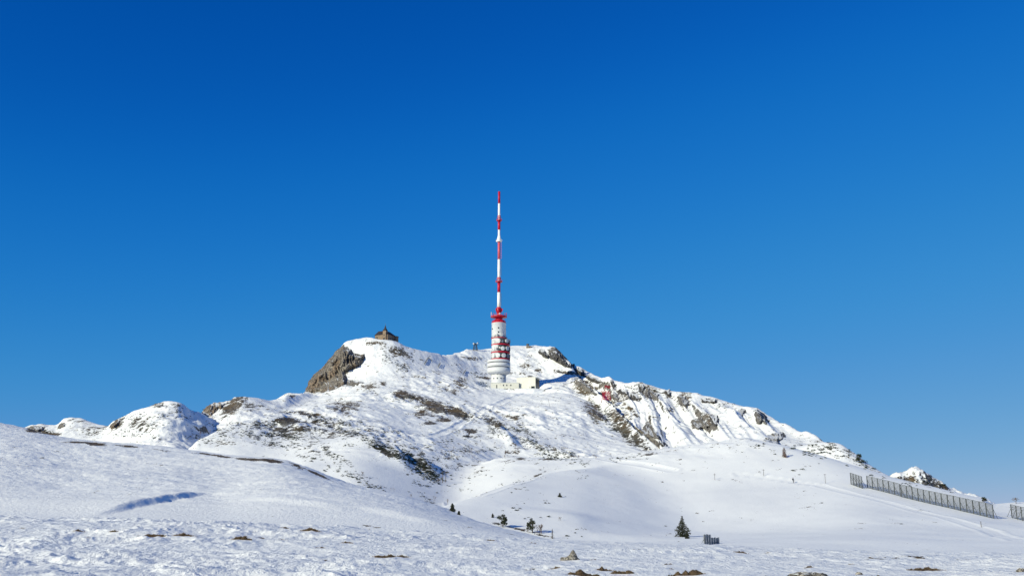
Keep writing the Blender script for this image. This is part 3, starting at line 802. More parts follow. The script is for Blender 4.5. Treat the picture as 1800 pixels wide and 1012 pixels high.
for ang, v, rad, mt in ((-72, 589.8, 1.65, 'dish'), (-100, 591, .9, 'dishgrey'), (-128, 591, 1.0, 'dish'),
        (-138, 601, 1.8, 'dish'), (-104, 601, 2.0, 'dish'), (-47, 600.6, 1.75, 'dish'), (-78, 602, 1.0, 'dishgrey'), (-12, 600, 1.9, 'dishgrey'),
        (-140, 614, 1.9, 'dish'), (-112, 614.5, .9, 'dishgrey'), (-76, 614.3, 1.8, 'dish'), (-44, 613.8, 1.8, 'dish'), (-8, 613, 1.9, 'dishgrey'), (-94, 613, .8, 'dish'),
        (-140, 626.8, 1.9, 'dish'), (-106, 626.4, 2.1, 'dish'), (-70, 626.4, 1.9, 'dish'), (-38, 627, 1.6, 'dishgrey'), (-8, 626, 1.7, 'dishgrey'), (-122, 627, .8, 'dishgrey'), (60, 601, 1.8, 'dish'), (110, 614, 1.8, 'dish')):
    dish(ang, v, rad, .3 if v < 592 else 1.6, 0 if v < 592 else 1.0, 6.6 if v < 592 else 7.7, mt)
for v0, v1, rr_ in ((631, 621, 6.9), (619, 608, 6.9), (606, 596, 6.8)):      # posts and cabinets between the rings
    for ang in (-150, -118, -88, -58, -26, 0, 40):
        a = math.radians(ang); x, y = 1.6+math.cos(a)*rr_, 1.0+math.sin(a)*rr_
        MB().bar((x, y, zt(v0)), (x, y, zt(v1)), .35).build('ring_post', M['galv'], tw)
    for ang, w_ in ((-30, 1.9), (-58, 1.5), (-90, 1.6), (5, 2.0), (-122, 1.1)):
        a = math.radians(ang); x, y = 1.6+math.cos(a)*(rr_-1), 1.0+math.sin(a)*(rr_-1)
        MB().box(x-w_, x+w_, y-w_*.7, y+w_*.7, zt(v0)+.6, zt(v1)-1.4).build('equipment_cabinet', M['steel'], tw)
for v0, v1 in ((631, 621.5), (618.8, 608), (605.4, 596.5)):
    m = MB(); n_ = 16
    for k in range(n_):
        a0, a1 = (math.radians(-96+170*(k+e_)/n_) for e_ in (0, 1))
        pts = [Vector((.4+math.cos(a)*6.9, .3+math.sin(a)*6.9, z)) for a, z in ((a0, zt(v0)), (a1, zt(v0)), (a1, zt(v1)), (a0, zt(v1)))]
        m.add(pts, [(0, 1, 2, 3)])
    m.build('equipment_cladding', M['steel'], tw)
m = MB(); m.lathe([(6.0, zt(568.6)), (6.1, zt(567)), (5.6, zt(565.5)), (4.2, zt(563)), (2.9, zt(561)), (2.6, zt(558))], 24); m.build('red_cone', M['red'], tw, False)
m = MB()
for k in range(12):
    t = 2*math.pi*k/12; t2 = t+.4
    m.bar((math.cos(t)*6.2, math.sin(t)*6.2, zt(568)), (math.cos(t)*5.6, math.sin(t)*5.6, zt(563.5)), .25)
    m.bar((math.cos(t)*5.6, math.sin(t)*5.6, zt(563.5)), (math.cos(t+.52)*5.6, math.sin(t+.52)*5.6, zt(563.5)), .2)
m.build('crown_railing', M['red'], tw)
pl = MB(); pl.lathe([(2.4, zt(560)), (5.5, zt(558.2)), (7.0, zt(557.8)), (7.0, zt(556)), (6.6, zt(555.6)), (2.4, zt(555.6))], 32); pl = pl.build('upper_platform', M['red'], tw)
m = MB()
for k in range(16):
    t = 2*math.pi*k/16; x, y = math.cos(t)*6.8, math.sin(t)*6.8; x2, y2 = math.cos(t+math.pi/8)*6.8, math.sin(t+math.pi/8)*6.8
    hh_ = 1.3+(1.8 if k % 3 == 0 else 0)
    m.bar((x, y, zt(556)), (x, y, zt(556)+hh_), .16); m.bar((x, y, zt(556)+1.2), (x2, y2, zt(556)+1.2), .14)
m.build('railing', M['red'], pl)
for k, (x, y, h) in enumerate(((-6.6, -1, 3.6), (6.4, -1.5, 2.8), (5.2, -3.5, 2.4), (-4.6, -4.4, 2.2))):
    MB().bar((x, y, zt(556)), (x, y, zt(556)+h), .3).build('whip_antenna', M['mastwhite' if k == 0 else 'red'], pl)
m = MB(); m.lathe([(2.4, zt(556)), (1.7, zt(553)), (1.6, zt(551)), (2.3, zt(548.5)), (2.6, zt(545.5)), (2.5, zt(542.5)), (2.0, zt(540.4)), (1.5, zt(540))], 14); m.build('mast_foot', M['red'], tw)
dish(-72, 552.4, .95, 0, 0, 2.6, 'dish')
for ang in (-20, -140, -95, 60):
    a = math.radians(ang); MB().bar((math.cos(a)*2.5, math.sin(a)*2.5, zt(548)), (math.cos(a)*3.3, math.sin(a)*3.3, zt(543)), .9).build('panel_antenna', M['red'], tw)
segs = [(540,514,1.5,1.4,'mastwhite'),(514,495,1.32,1.28,'red'),(495,456,1.28,1.22,'mastwhite'),(456,425,1.22,1.15,'pinkred'),(425,404,1.05,1.0,'mastwhite'),(404,387.5,1.2,1.1,'red'),(387.5,358,1.05,1.0,'mastwhite'),(358,337,1.0,1.0,'red')]
for v0, v1, r0, r1, mt in segs:
    m = MB(); m.lathe([(r0, zt(v0)), (r1, zt(v1))], 12); m.build('mast_section', M[mt], tw, True)
for v, r, mt in ((495, 2.9, 'red'), (424, 2.6, 'mastwhite'), (387.5, 2.3, 'red')):
    m = MB(); z = zt(v); m.lathe([(r, z-.45), (r, z+.35)], 18)
    for k in range(10):
        t = 2*math.pi*k/10; m.bar((math.cos(t)*r, math.sin(t)*r, z), (math.cos(t)*r, math.sin(t)*r, z+1.5), .13)
        t2 = t+2*math.pi/10; m.bar((math.cos(t)*r, math.sin(t)*r, z+1.4), (math.cos(t2)*r, math.sin(t2)*r, z+1.4), .12)
    m.build('mast_platform', M[mt], tw)
for v, r, mt in ((488.5, 1.75, 'pinkred'), (491, 1.8, 'pinkred'), (380.5, 1.5, 'pinkred'), (383.5, 1.6, 'pinkred')):
    m = MB(); m.lathe([(r, zt(v)-.4), (r, zt(v)+.4)], 12); m.build('mast_collar', M[mt], tw)
m = MB(); m.lathe([(1.9, zt(423.5)), (1.5, zt(418)), (1.05, zt(413))], 12); m.build('mast_flare', M['mastwhite'], tw, True)
for v0, v1, n_ in ((455, 427, 9), (485, 458, 8), (538, 516, 7)):          # small dipole arrays up the right side of the mast
    for k in range(n_):
        z = zt(v0+(v1-v0)*(k+.5)/n_)
        MB().bar((1.2, -.2, z), (2.2, -.5, z), .14).bar((2.2, -.5, z-.9), (2.2, -.5, z+.9), .16).build('dipole_antenna', M['pinkred' if v0 < 456 else 'galv'], tw)

# ------------------------------------------------------------------ station building
SB = P(925, 686.6, 834); SB.z = TW.z-1.2
st = empty('station_building', SB, math.radians(-20), 'low cream flat-roofed transmitter building joined to the foot of the tower', 'building')
H1 = zt(664.2, 834)+TW.z-SB.z
W1 = 8.2
m = MB(); m.box(-W1-.3, W1, 0, 10.5, 2.6, H1); m.box(-W1, W1-3.9, .05, 10.4, -1.5, 2.6); m.box(W1-.6, W1, 0.05, 10.4, -1.5, 2.6); m.build('wall', M['cream'], st)
m = MB(); m.box(-W1-.45, W1+.15, -.15, 10.65, H1, H1+.45); m.build('roof_edge', M['cream'], st)
m = MB(); m.box(-W1, W1-.2, .15, 10.3, H1+.45, H1+.65); m.build('roof', M['white'], st)
m = MB(); m.box(W1-3.7, W1-.75, 1.6, 1.75, -1.2, 2.6); gt = m.build('garage_door', M['glass'], st)
for k in range(5):
    MB().box(W1-3.7, W1-.75, 1.52, 1.6, -1+k*.75, -1+k*.75+.12).build('door_slat', M['steel'], gt)
m = MB(); m.box(W1, W1+.12, .7, 9.9, 1.4, H1-.6); gl = m.build('glass_front', M['glass'], st)
for k in range(5):
    MB().box(W1+.12, W1+.25, .7+k*2.25, .9+k*2.25, 1.4, H1-.6).build('mullion', M['steel'], gl)
MB().box(W1+.12, W1+.25, .7, 9.9, 4.2, 4.4).build('mullion', M['steel'], gl)
m = MB(); m.box(W1+.2, W1+1.1, 0, 10.4, H1-.1, H1+.35); m.build('canopy', M['cream'], st)
MB().box(-5.9, -5.3, -.12, 0.02, .3, 1.1).build('wall_lamp', M['steel'], st)
MB().box(W1-5.2, W1-4.7, -.12, 0.02, 1.2, 1.9).build('wall_lamp', M['steel'], st)
def wbox(u0, u1, y0, y1, z0, z1):
    """box square to the view line in world space, expressed in the building's own frame"""
    x0, x1 = P(u0, 680, y0).x, P(u1, 680, y0).x
    m = MB().box(x0, x1, y0, y1, z0, z1); rot = Matrix.Rotation(math.radians(20), 3, 'Z')
    m.v = [tuple(rot @ (Vector(p)-Vector((SB.x, SB.y, 0)))-Vector((0, 0, SB.z))) for p in m.v]; return m
yf = TW.y-8.5; zw = float(at_of(880, 672.6)[1])*yf
wbox(863, 912, yf, yf+7, TW.z-5, zw).build('low_wing', M['cream'], st)
wbox(862.6, 912.4, yf-.2, yf+7.2, zw, zw+.35).build('wing_roof', M['white'], st)
for uu in (884, 890, 897): wbox(uu, uu+1.8, yf-.06, yf, zw-2.6, zw-1.4).build('window', M['glass'], st)
wbox(872.3, 874, yf-.08, yf, zw-4.6, zw-1.6).build('door', M['steel'], st)

# ------------------------------------------------------------------ chapel
ch = empty('chapel', CHP+Vector((-.2, 0, -.3)), math.radians(-24), 'small stone chapel with dark hipped roof and pointed turret on the cliff top', 'chapel')
def zc_(v): return float(at_of(676, v)[1])*852-CHP.z
E0 = zc_(588.2)
m = MB(); m.box(-3.6, 5.4, -3.0, 11.5, -3, E0); m.build('nave_wall', M['stone'], ch)
# apse: five-sided bay on the left
ap = [(-3.6, 4.5), (-6.8, 4.2), (-8.8, 2.2), (-8.8, -.6), (-6.8, -2.6), (-3.6, -3.0)]
m = MB(); vs = [(x, y, -3) for x, y in ap]+[(x, y, E0) for x, y in ap]; n = len(ap)
m.add(vs, [tuple(range(n)), tuple(range(2*n-1, n-1, -1))]+[(k, n+k, n+(k+1) % n, (k+1) % n) for k in range(n)]); m.build('apse_wall', M['stone'], ch)
for (x0, y0), (x1, y1) in zip(ap[1:-1], ap[2:]):
    a = Vector((x0, y0, 0)); b = Vector((x1, y1, 0)); c = (a+b)/2; d = (b-a).normalized(); nn_ = Vector((d.y, -d.x, 0))
    if nn_.dot(c-Vector((-4, .8, 0))) < 0: nn_ = -nn_
    c += nn_*.06
    MB().bar(c-d*.35+Vector((0, 0, E0*.55)), c+d*.35+Vector((0, 0, E0*.55)), .25, 2.2).build('window', M['glass'], ch)
# roofs
RT = zc_(580.2)
m = MB(); e = .5
m.add([(-3.6-e, -3-e, E0), (5.4+e, -3-e, E0), (5.4+e, 11.5+e, E0), (-3.6-e, 11.5+e, E0), (.9, 1.5, RT), (.9, 8.5, RT)],
      [(0, 1, 4), (1, 2, 5, 4), (2, 3, 5), (3, 0, 4, 5), (3, 2, 1, 0)]); m.build('nave_roof', M['shingle'], ch)
m = MB(); cen = (-6.2, .9, RT-.1); top2 = (.9, 1.2, RT-.05)
vs = [(x-(.5 if x < -4 else 0), y+(.5 if y > 0 else -.5), E0+.02) for x, y in ap]+[cen, top2]
m.add(vs, [(k, k+1, n) for k in range(1, n-2)]+[(0, 1, n, n+1), (n-2, n-1, n+1, n)]+[tuple(range(n-1, -1, -1))]); m.build('apse_roof', M['shingle'], ch)
m = MB(); m.box(1.3, 4.3, -4.2, -1.2, -3, zc_(582)); m.build('turret_wall', M['stone'], ch)
MB().box(1.9, 3.4, -4.3, -4.2, .4, 2.6).build('door', M['glass'], ch)
MB().box(2.3, 3.1, -4.28, -4.2, 4.6, 5.8).build('window', M['glass'], ch)
SPt = zc_(571.3); b0 = zc_(582)
m = MB(); m.add([(1.0, -4.5, b0), (4.6, -4.5, b0), (4.6, -.9, b0), (1.0, -.9, b0), (2.05, -3.4, b0+1.9), (3.5, -3.4, b0+1.9), (3.5, -1.9, b0+1.9), (2.05, -1.9, b0+1.9), (2.75, -2.55, SPt)],
      [(3, 2, 1, 0), (0, 1, 5, 4), (1, 2, 6, 5), (2, 3, 7, 6), (3, 0, 4, 7), (4, 5, 8), (5, 6, 8), (6, 7, 8), (7, 4, 8)]); sp = m.build('turret_roof', M['shingle'], ch)
MB().bar((2.75, -2.55, SPt-.3), (2.75, -2.55, SPt+1.0), .12).bar((2.4, -2.55, SPt+.55), (3.1, -2.55, SPt+.55), .1).build('cross', M['steel'], sp)
for y in (1.5, 4.5, 7.5): MB().box(5.4, 5.5, y, y+.9, 1.2, 3.4).build('window', M['glass'], ch)
m = MB(); m.box(5.4, 7.4, 8.6, 12.2, -3, E0-.3); m.build('porch', M['stone'], ch)
m = MB(); m.box(5.2, 7.7, 8.3, 12.5, E0-.3, E0+.1); m.build('porch_roof', M['shingle'], ch)

# ------------------------------------------------------------------ summit mast, summit hut, red frames, snow screens
q = on_ground(835.5, 615.5, 880); mp_ = q.y/F
lm = empty('relay_mast', q-Vector((0, 0, .8)), .3, 'short dark lattice mast with two white dishes on the crest left of the tower', 'mast')
def lattice(base, top, h, n=3, w=.12, z0=0):
    m = MB()
    cs = [(-1, -1), (1, -1), (1, 1), (-1, 1)]
    for i in range(n):
        za, zb = z0+h*i/n, z0+h*(i+1)/n; wa = base+(top-base)*i/n; wb = base+(top-base)*(i+1)/n
        for k in range(4):
            (x, y), (x2, y2) = cs[k], cs[(k+1) % 4]
            m.bar((x*wa, y*wa, za), (x*wb, y*wb, zb), w*1.4); m.bar((x*wb, y*wb, zb), (x2*wb, y2*wb, zb), w)
            m.bar((x*wa, y*wa, za), (x2*wb, y2*wb, zb), w*.8); m.bar((x2*wa, y2*wa, za), (x*wb, y*wb, zb), w*.8)
    return m
lattice(2.0, 1.2, 6.2, 3, .2).build('lattice_frame', M['steel'], lm)
MB().box(-1.7, 1.7, -1.7, 1.7, 6.2, 6.5).build('platform', M['steel'], lm)
MB().box(-.9, .9, -.9, .9, 6.5, 7.6).build('equipment_box', M['steel'], lm)
for x, z, r in ((-2.1, 6.9, .95), (1.7, 7.6, .8)):
    m = MB(); nn = 14; vs = []; fs = []
    pr = [(0, .3), (r, 0), (r, -.4), (0, -.5)]
    for rr_, h in pr:
        for k in range(nn): t = 2*math.pi*k/nn; vs.append((x+rr_*math.cos(t), -1.7+h, z+rr_*math.sin(t)))
    for i in range(3):
        for k in range(nn): fs.append((i*nn+k, i*nn+(k+1) % nn, (i+1)*nn+(k+1) % nn, (i+1)*nn+k))
    m.add(vs, fs); m.build('dish_antenna', M['dish'], lm, True)
for x, h in ((2.6, 9.4), (3.6, 8.6), (-.6, 9.0)): MB().bar((x, 0, 6.3), (x, 0, h), .14).build('whip_antenna', M['steel'], lm)
MB().bar((1.2, 0, 6.35), (3.8, 0, 6.35), .18).build('antenna_boom', M['steel'], lm)

q = on_ground(929, 611, 880)
hu = empty('summit_hut', q, .2, 'small dark lookout cabin on the rounded white summit right of the tower', 'hut')
MB().box(-2.1, 2.3, -1.3, 1.3, -1.5, 1.5).build('wall', M['stone'], hu)
MB().box(-2.4, 2.6, -1.6, 1.6, 1.5, 1.75).build('roof', M['white'], hu)
m = MB(); m.lathe([(.9, 1.75), (1.5, 2.6), (1.6, 3.3), (1.1, 3.9), (.2, 4.1)], 12, -.8, 0); m.build('lookout_dome', M['steel'], hu, True)
MB().box(.6, 1.5, -1.36, -1.3, .1, 1.0).build('window', M['glass'], hu)
MB().bar((4.6, 0, -1), (4.6, 0, 2.8), .16).bar((4.2, 0, 2.2), (5.2, 0, 2.2), .2).build('sign_post', M['steel'], hu)

q = on_ground(1065.5, 706, 560); mp_ = q.y/F
rf = empty('red_lattice_antenna', q, .35, 'red steel lattice antenna frame on a grey post low on the rocky rib', 'antenna')
w_, h_ = 7*mp_, 20*mp_
m = lattice(w_*.9, w_*.55, h_*.75, 4, .11, 1.0); m.build('lattice_frame', M['red'], rf)
m = MB()
for k in range(5):
    x = -w_+k*w_/2; m.bar((x, -w_*.6, 1.2), (x*.8, -w_*.6, h_*.8+(k % 2)*1.2), .2); 
for k in range(4): m.bar((-w_, -w_*.6, 1.4+k*h_*.18), (w_, -w_*.6, 1.8+k*h_*.18), .16)
m.build('dipole_array', M['red'], rf)
for k in range(5):
    x = -w_+k*w_/2; MB().bar((x, 0, h_*.7), (x*1.15, -.2, h_*.98), .22).build('antenna_rod', M['red'], rf)
MB().bar((w_*.7, -w_*.7, -4.5), (w_*.7, -w_*.7, 2.5), .45).build('post', M['galv'], rf)
q = on_ground(1071, 683, 560); mp_ = q.y/F
rn = empty('red_mesh_panel', q, .5, 'sloping red steel mesh panel under the skyline rock', 'antenna')
W_, H_ = 8.5*mp_, 9*mp_
m = MB()
for k in range(9):
    x = -W_+2*W_*k/8; m.bar((x, 0, .2-(x*.35)), (x, .4, .2-x*.35+H_*(.25+.55*k/8)), .24)
for k in range(5): m.bar((-W_, 0, .2+W_*.35+k*.25), (W_, 0, .2-W_*.35+H_*.8*k/4), .26)
m.build('mesh', M['red'], rn)
MB().bar((-W_, 0, .2+W_*.35), (W_, 0, .2-W_*.35), .4).bar((W_, 0, -2-W_*.35), (W_, 0, H_*.8-W_*.35), .4).bar((-W_, 0, W_*.35-2), (-W_, 0, W_*.35+1.2), .4).build('frame', M['red'], rn)

def small_screen(pts, h, lab):
    q0 = on_ground(*pts[0], 700); e = empty('snow_screen', q0, 0, lab, 'snow fence', 'small snow screens on the slope below the chapel')
    P3 = [on_ground(u, v, 700)-q0 for u, v in pts]
    for a in P3: MB().bar(a-Vector((0, 0, .6)), a+Vector((0, 0, h)), .22).build('post', M['woodgrey'], e)
    for hz in (.25, .6, .95):
        m = MB()
        for a, b in zip(P3[:-1], P3[1:]): m.bar(a+Vector((0, 0, h*hz)), b+Vector((0, 0, h*hz)), .2)
        m.build('rail', M['woodgrey'], e)
small_screen([(746,641),(748.5,637),(751,633),(753,630),(757,633),(760,636)], 1.5, 'bent thin snow screen, uppermost of three on the slope right of the chapel')
small_screen([(770,647),(772,643),(774,640)], 1.9, 'short upright snow screen between the bent one and the tower')
small_screen([(814,659),(816,655.5),(818.5,652)], 1.3, 'short snow screen closest to the foot of the tower')

# ------------------------------------------------------------------ snow fences
def snow_fence(u0, v0, u1, v1, n, h, lab, ws=9, brace=True):
    a, b = on_ground(u0, v0, 150), on_ground(u1, v1, 150)
    e = empty('snow_fence', a, 0, lab, 'snow fence', 'steel snow fences along the right slope')
    pts = []
    for k in range(n):
        t = k/(n-1); x, y = a.x+(b.x-a.x)*t, a.y+(b.y-a.y)*t
        pts.append(Vector((x, y, ground_z(x, y)))-a)
    d = (b-a); d.z = 0; d.normalize(); nn = Vector((-d.y, d.x, 0))
    if nn.y < 0: nn = -nn
    for p_ in pts:
        post = MB().bar(p_-Vector((0, 0, .5)), p_+Vector((0, 0, h)), .19, .19).build('post', M['galv'], e)
        if brace: MB().bar(p_+nn*1.5-Vector((0, 0, .2)), p_+Vector((0, 0, h*.72)), .08).build('brace', M['galv'], post)
    for k in range(ws):
        z = .12+(h-.16)*k/(ws-1)
        m = MB(); top = k in (0, ws-1)
        for p_, r_ in zip(pts[:-1], pts[1:]): m.bar(p_+Vector((0, 0, z)), r_+Vector((0, 0, z)), .09 if top else .06, .12 if top else .085)
        m.build('slat', M['net'], e)
    # thin upright wires of the net between the posts, one part per bay
    for p_, r_ in zip(pts[:-1], pts[1:]):
        m = MB()
        for k in range(1, 10):
            c = p_.lerp(r_, k/10); m.add([c+Vector((0, 0, .1))-d*.03, c+Vector((0, 0, .1))+d*.03, c+Vector((0, 0, h-.05))+d*.03, c+Vector((0, 0, h-.05))-d*.03], [(0, 1, 2, 3)])
        m.build('net_panel', M['net'], e)
    return e
snow_fence(1496, 851, 1516, 858, 5, 3.7, 'short steel snow fence at the upper left end of the row, next to the gap', 9)
snow_fence(1525, 857, 1583, 872, 7, 3.75, 'seven-post steel snow fence just right of the gap, middle of the row', 10)
snow_fence(1585, 873, 1747, 911, 16, 3.7, 'longest steel snow fence, stepping down the slope to the right', 11)
snow_fence(1779, 909, 1835, 922, 7, 3.6, 'steel snow fence cut off by the right edge below the bare tree', 10)

q = on_ground(1239, 957.5, 120); mp_ = q.length/F
bf = empty('wooden_snow_barrier', q, math.radians(50), 'weathered grey board snow barrier in two stepped panels right of the lone spruce', 'barrier')
x = 0
for k in range(18):
    w_ = 2.75*mp_; hb = (18.0 if k < 8 else 12.5)*mp_*(1+.06*rng.uniform(-1, 1))-(k*.12*mp_ if k < 8 else (k-8)*.1*mp_)
    y_ = .05*math.sin(k*2.1)
    MB().box(x+.003, x+w_-.004, y_, y_+.05, -.4-.03*k, hb).build('plank', M['woodgrey'], bf); x += w_
for zz in (.3, 13*mp_): MB().box(0, x*(1 if zz < .5 else .45), .06, .12, zz, zz+.08).build('cross_beam', M['woodgrey'], bf)
for xx in (.05, x*.45, x*.97):
    MB().bar((xx, .14, -.4), (xx, .14, (11 if xx > x*.5 else 17)*mp_), .08).bar((xx, 1.0, -.4), (xx, .2, 9*mp_), .06).build('post', M['woodgrey'], bf)
MB().bar((-4*mp_, -.2, -.2), (0, .1, 14*mp_), .05).build('stay', M['woodgrey'], bf)

# ------------------------------------------------------------------ marker poles
def pole(u, v, hp, lab, cross=None, lean=0, w=.1, ymin=0):
    q = on_ground(u, v, ymin); mp_ = q.length/F; e = empty('marker_pole', q, 0, lab, 'pole')
    MB().bar((0, 0, -.4), (lean*hp*mp_, 0, hp*mp_), w).build('shaft', M['bark'], e)
    for z in ([cross] if cross else []):
        MB().bar((-.45, 0, hp*mp_*z), (.45, 0, hp*mp_*z), w*.9).build('crossbar', M['bark'], e)
    return e
pole(1342.5, 836, 11, 'thin marker pole left of the hiker beside the packed track', .92)
pole(1451, 849, 15, 'thin marker pole between the hiker and the snow fences', .95)
pole(1256.5, 843, 11, 'short marker pole with crossbar on the open middle slope', .8)
pole(778, 848, 19, 'tall wooden pole, left one of the pair in the valley below the dark spur', .97, 0, .2)
pole(783.5, 847, 18, 'tall wooden pole, right one of the pair in the valley below the dark spur', .9, 0, .2)
pole(967, 716, 16, 'thin leaning pole on the snow field below the station building', None, -.22, .16, 500)
pole(1725, 926, 9, 'short thin stake in the snow below the right end of the longest fence')

# ------------------------------------------------------------------ hiker
def person():
    q = on_ground(1394.5, 848.5, 150)
    e = empty('person', q, math.radians(25), 'person in dark jacket and trousers standing alone on the snow track', 'person')
    J = {'pelvis': (0,0,.92,.15,.12), 'waist': (0,0,1.08,.14,.11), 'chest': (0,0,1.32,.18,.13), 'neckb': (0,0,1.46,.10,.09), 'neck': (0,-.01,1.52,.06,.06), 'head': (0,-.02,1.63,.095,.11), 'crown': (0,-.02,1.73,.07,.08)}
    E = [('pelvis','waist'),('waist','chest'),('chest','neckb'),('neckb','neck'),('neck','head'),('head','crown')]
    for s_, sd_ in ((-1, 'l'), (1, 'r')):
        st_ = .12*s_
        J[f'hip{sd_}'] = (.1*s_,0,.86,.10,.10); J[f'knee{sd_}'] = (.11*s_,-.06+st_*.4,.48,.07,.07); J[f'ankle{sd_}'] = (.11*s_,st_,.09,.055,.06); J[f'toe{sd_}'] = (.12*s_,st_-.17,.05,.04,.04)
        J[f'sh{sd_}'] = (.19*s_,0,1.40,.075,.075); J[f'elbow{sd_}'] = (.27*s_,.03,1.13,.05,.05); J[f'wrist{sd_}'] = (.27*s_,-.14,.96,.035,.035); J[f'hand{sd_}'] = (.27*s_,-.2,.93,.035,.025)
        E += [('pelvis',f'hip{sd_}'),(f'hip{sd_}',f'knee{sd_}'),(f'knee{sd_}',f'ankle{sd_}'),(f'ankle{sd_}',f'toe{sd_}'),('chest',f'sh{sd_}'),(f'sh{sd_}',f'elbow{sd_}'),(f'elbow{sd_}',f'wrist{sd_}'),(f'wrist{sd_}',f'hand{sd_}')]
    ks = list(J); me = bpy.data.meshes.new('body'); me.from_pydata([J[k][:3] for k in ks], [(ks.index(a), ks.index(b)) for a, b in E], [])
    o = obj('body', me, e)
    md = o.modifiers.new('skin', 'SKIN'); 
    lay_ = me.skin_vertices[0] if me.skin_vertices else None
    if lay_ is None:
        bpy.context.view_layer.objects.active = o
        bpy.context.view_layer.update(); lay_ = me.skin_vertices[0]
    for i, k in enumerate(ks): lay_.data[i].radius = J[k][3:5]
    lay_.data[0].use_root = True
    sb = o.modifiers.new('sub', 'SUBSURF'); sb.levels = 1; sb.render_levels = 1
    bpy.context.view_layer.update()
    dg = bpy.context.evaluated_depsgraph_get(); m2 = bpy.data.meshes.new_from_object(o.evaluated_get(dg))
    o.modifiers.clear(); o.data = m2; m2.name = 'body'
    m2.materials.clear()
    for mm in ('cloth', 'trouser', 'skin'): m2.materials.append(M[mm])
    for p_ in m2.polygons:
        c = p_.center; p_.use_smooth = True
        p_.material_index = 1 if c.z < .92 and abs(c.x) < .22 else (2 if (c.z > 1.52 and c.z < 1.68 and c.y < -.05) else 0)
    m = MB(); m.lathe([(.115, 1.66), (.12, 1.70), (.09, 1.77), (.02, 1.80)], 12, 0, -.02); m.build('hat', M['cloth'], e, True)
    m = MB(); m.box(-.15, .15, .12, .32, 1.02, 1.46); m.build('backpack', M['trouser'], e)
    for s_ in (-1, 1): MB().bar((.27*s_, -.22, 1.0), (.34*s_, -.42, -.05), .03).build('trekking_pole', M['steel'], e)
person()

# ------------------------------------------------------------------ trees and shrubs
def conifer(u, v, hp, wp, lab, cat='conifer', shape='spruce', mat='needle', name='spruce_tree', seed=1, dens=1.0, ymin=0, group=None):
    q = on_ground(u, v, ymin); mp_ = q.length/F; H = hp*mp_; Rr = wp*mp_/2; r = random.Random(seed)
    e = empty(name, q-Vector((0, 0, .1)), 0, lab, cat, group)
    m = MB(); m.taper((0, 0, -.3), (0, 0, H*.95), H*.028+.03, .02, 6)
    limbs = MB(); cr = MB()
    if shape in ('spruce', 'dense', 'thin'):
        n = int((70 if shape == 'spruce' else 90 if shape == 'dense' else 36)*dens)
        lean = [(r.uniform(0, 6.28), r.uniform(.65, 1.15)) for _ in range(8)]
        for k in range(n):
            t = (k+.5)/n; z = H*(.06+.92*t); a = k*2.399+r.uniform(-.5, .5)
            env = (1-t)**(.8 if shape != 'dense' else .55)
            f = 1
            for la, lk in lean: f += .55*(lk-.9)*math.cos((a-la)*2+t*9*lk)
            L = Rr*max(.10, env)*f*r.uniform(.7, 1.25)
            tip = Vector((math.cos(a)*L, math.sin(a)*L, z-L*.18+r.uniform(-.1, .15)*L))
            root = Vector((0, 0, z)); limbs.taper(root, tip, .03, .008, 3)
            d = (tip-root); side = Vector((-math.sin(a), math.cos(a), 0))
            for j in range(13 if shape != 'thin' else 4):
                s_ = r.uniform(.2, 1.05); c = root+d*s_; w = L*.32*(1.1-s_*.5)+.07
                p1 = c+side*r.uniform(-w, w)+Vector((0, 0, r.uniform(-.5, .25)*w)); 
                o1 = Vector((r.uniform(-1, 1), r.uniform(-1, 1), r.uniform(-.6, .6)))*w*.55
                o2 = Vector((r.uniform(-1, 1), r.uniform(-1, 1), r.uniform(-.8, .4)))*w*.6
                cr.add([p1-o1, p1+o1, p1+o2+d*.12], [(0, 1, 2)])
    else:        # irregular pine of several foliage clumps on a bent stem
        for k in range(int(13*dens)):
            t = .3+.7*k/13; a = r.uniform(0, 6.28); L = Rr*r.uniform(.25, .95)*(1.1-.5*t)
            c = Vector((math.cos(a)*L, math.sin(a)*L, H*t*r.uniform(.82, 1))); limbs.taper((0, 0, c.z*.6), c, .06, .02, 4)
            rr_ = Rr*r.uniform(.2, .36)
            for j in range(90):
                d = Vector((r.gauss(0, 1), r.gauss(0, 1), r.gauss(0, .75))).normalized()*rr_*r.uniform(.4, 1.05); w = rr_*.36
                o1 = Vector((r.uniform(-1, 1), r.uniform(-1, 1), r.uniform(-1, 1)))*w; o2 = Vector((r.uniform(-1, 1), r.uniform(-1, 1), r.uniform(-1, 1)))*w
                cr.add([c+d-o1, c+d+o1, c+d+o2], [(0, 1, 2)])
    m.build('trunk', M['bark'], e); limbs.build('branches', M['bark'], e); cr.build('crown', M[mat], e)
    return e

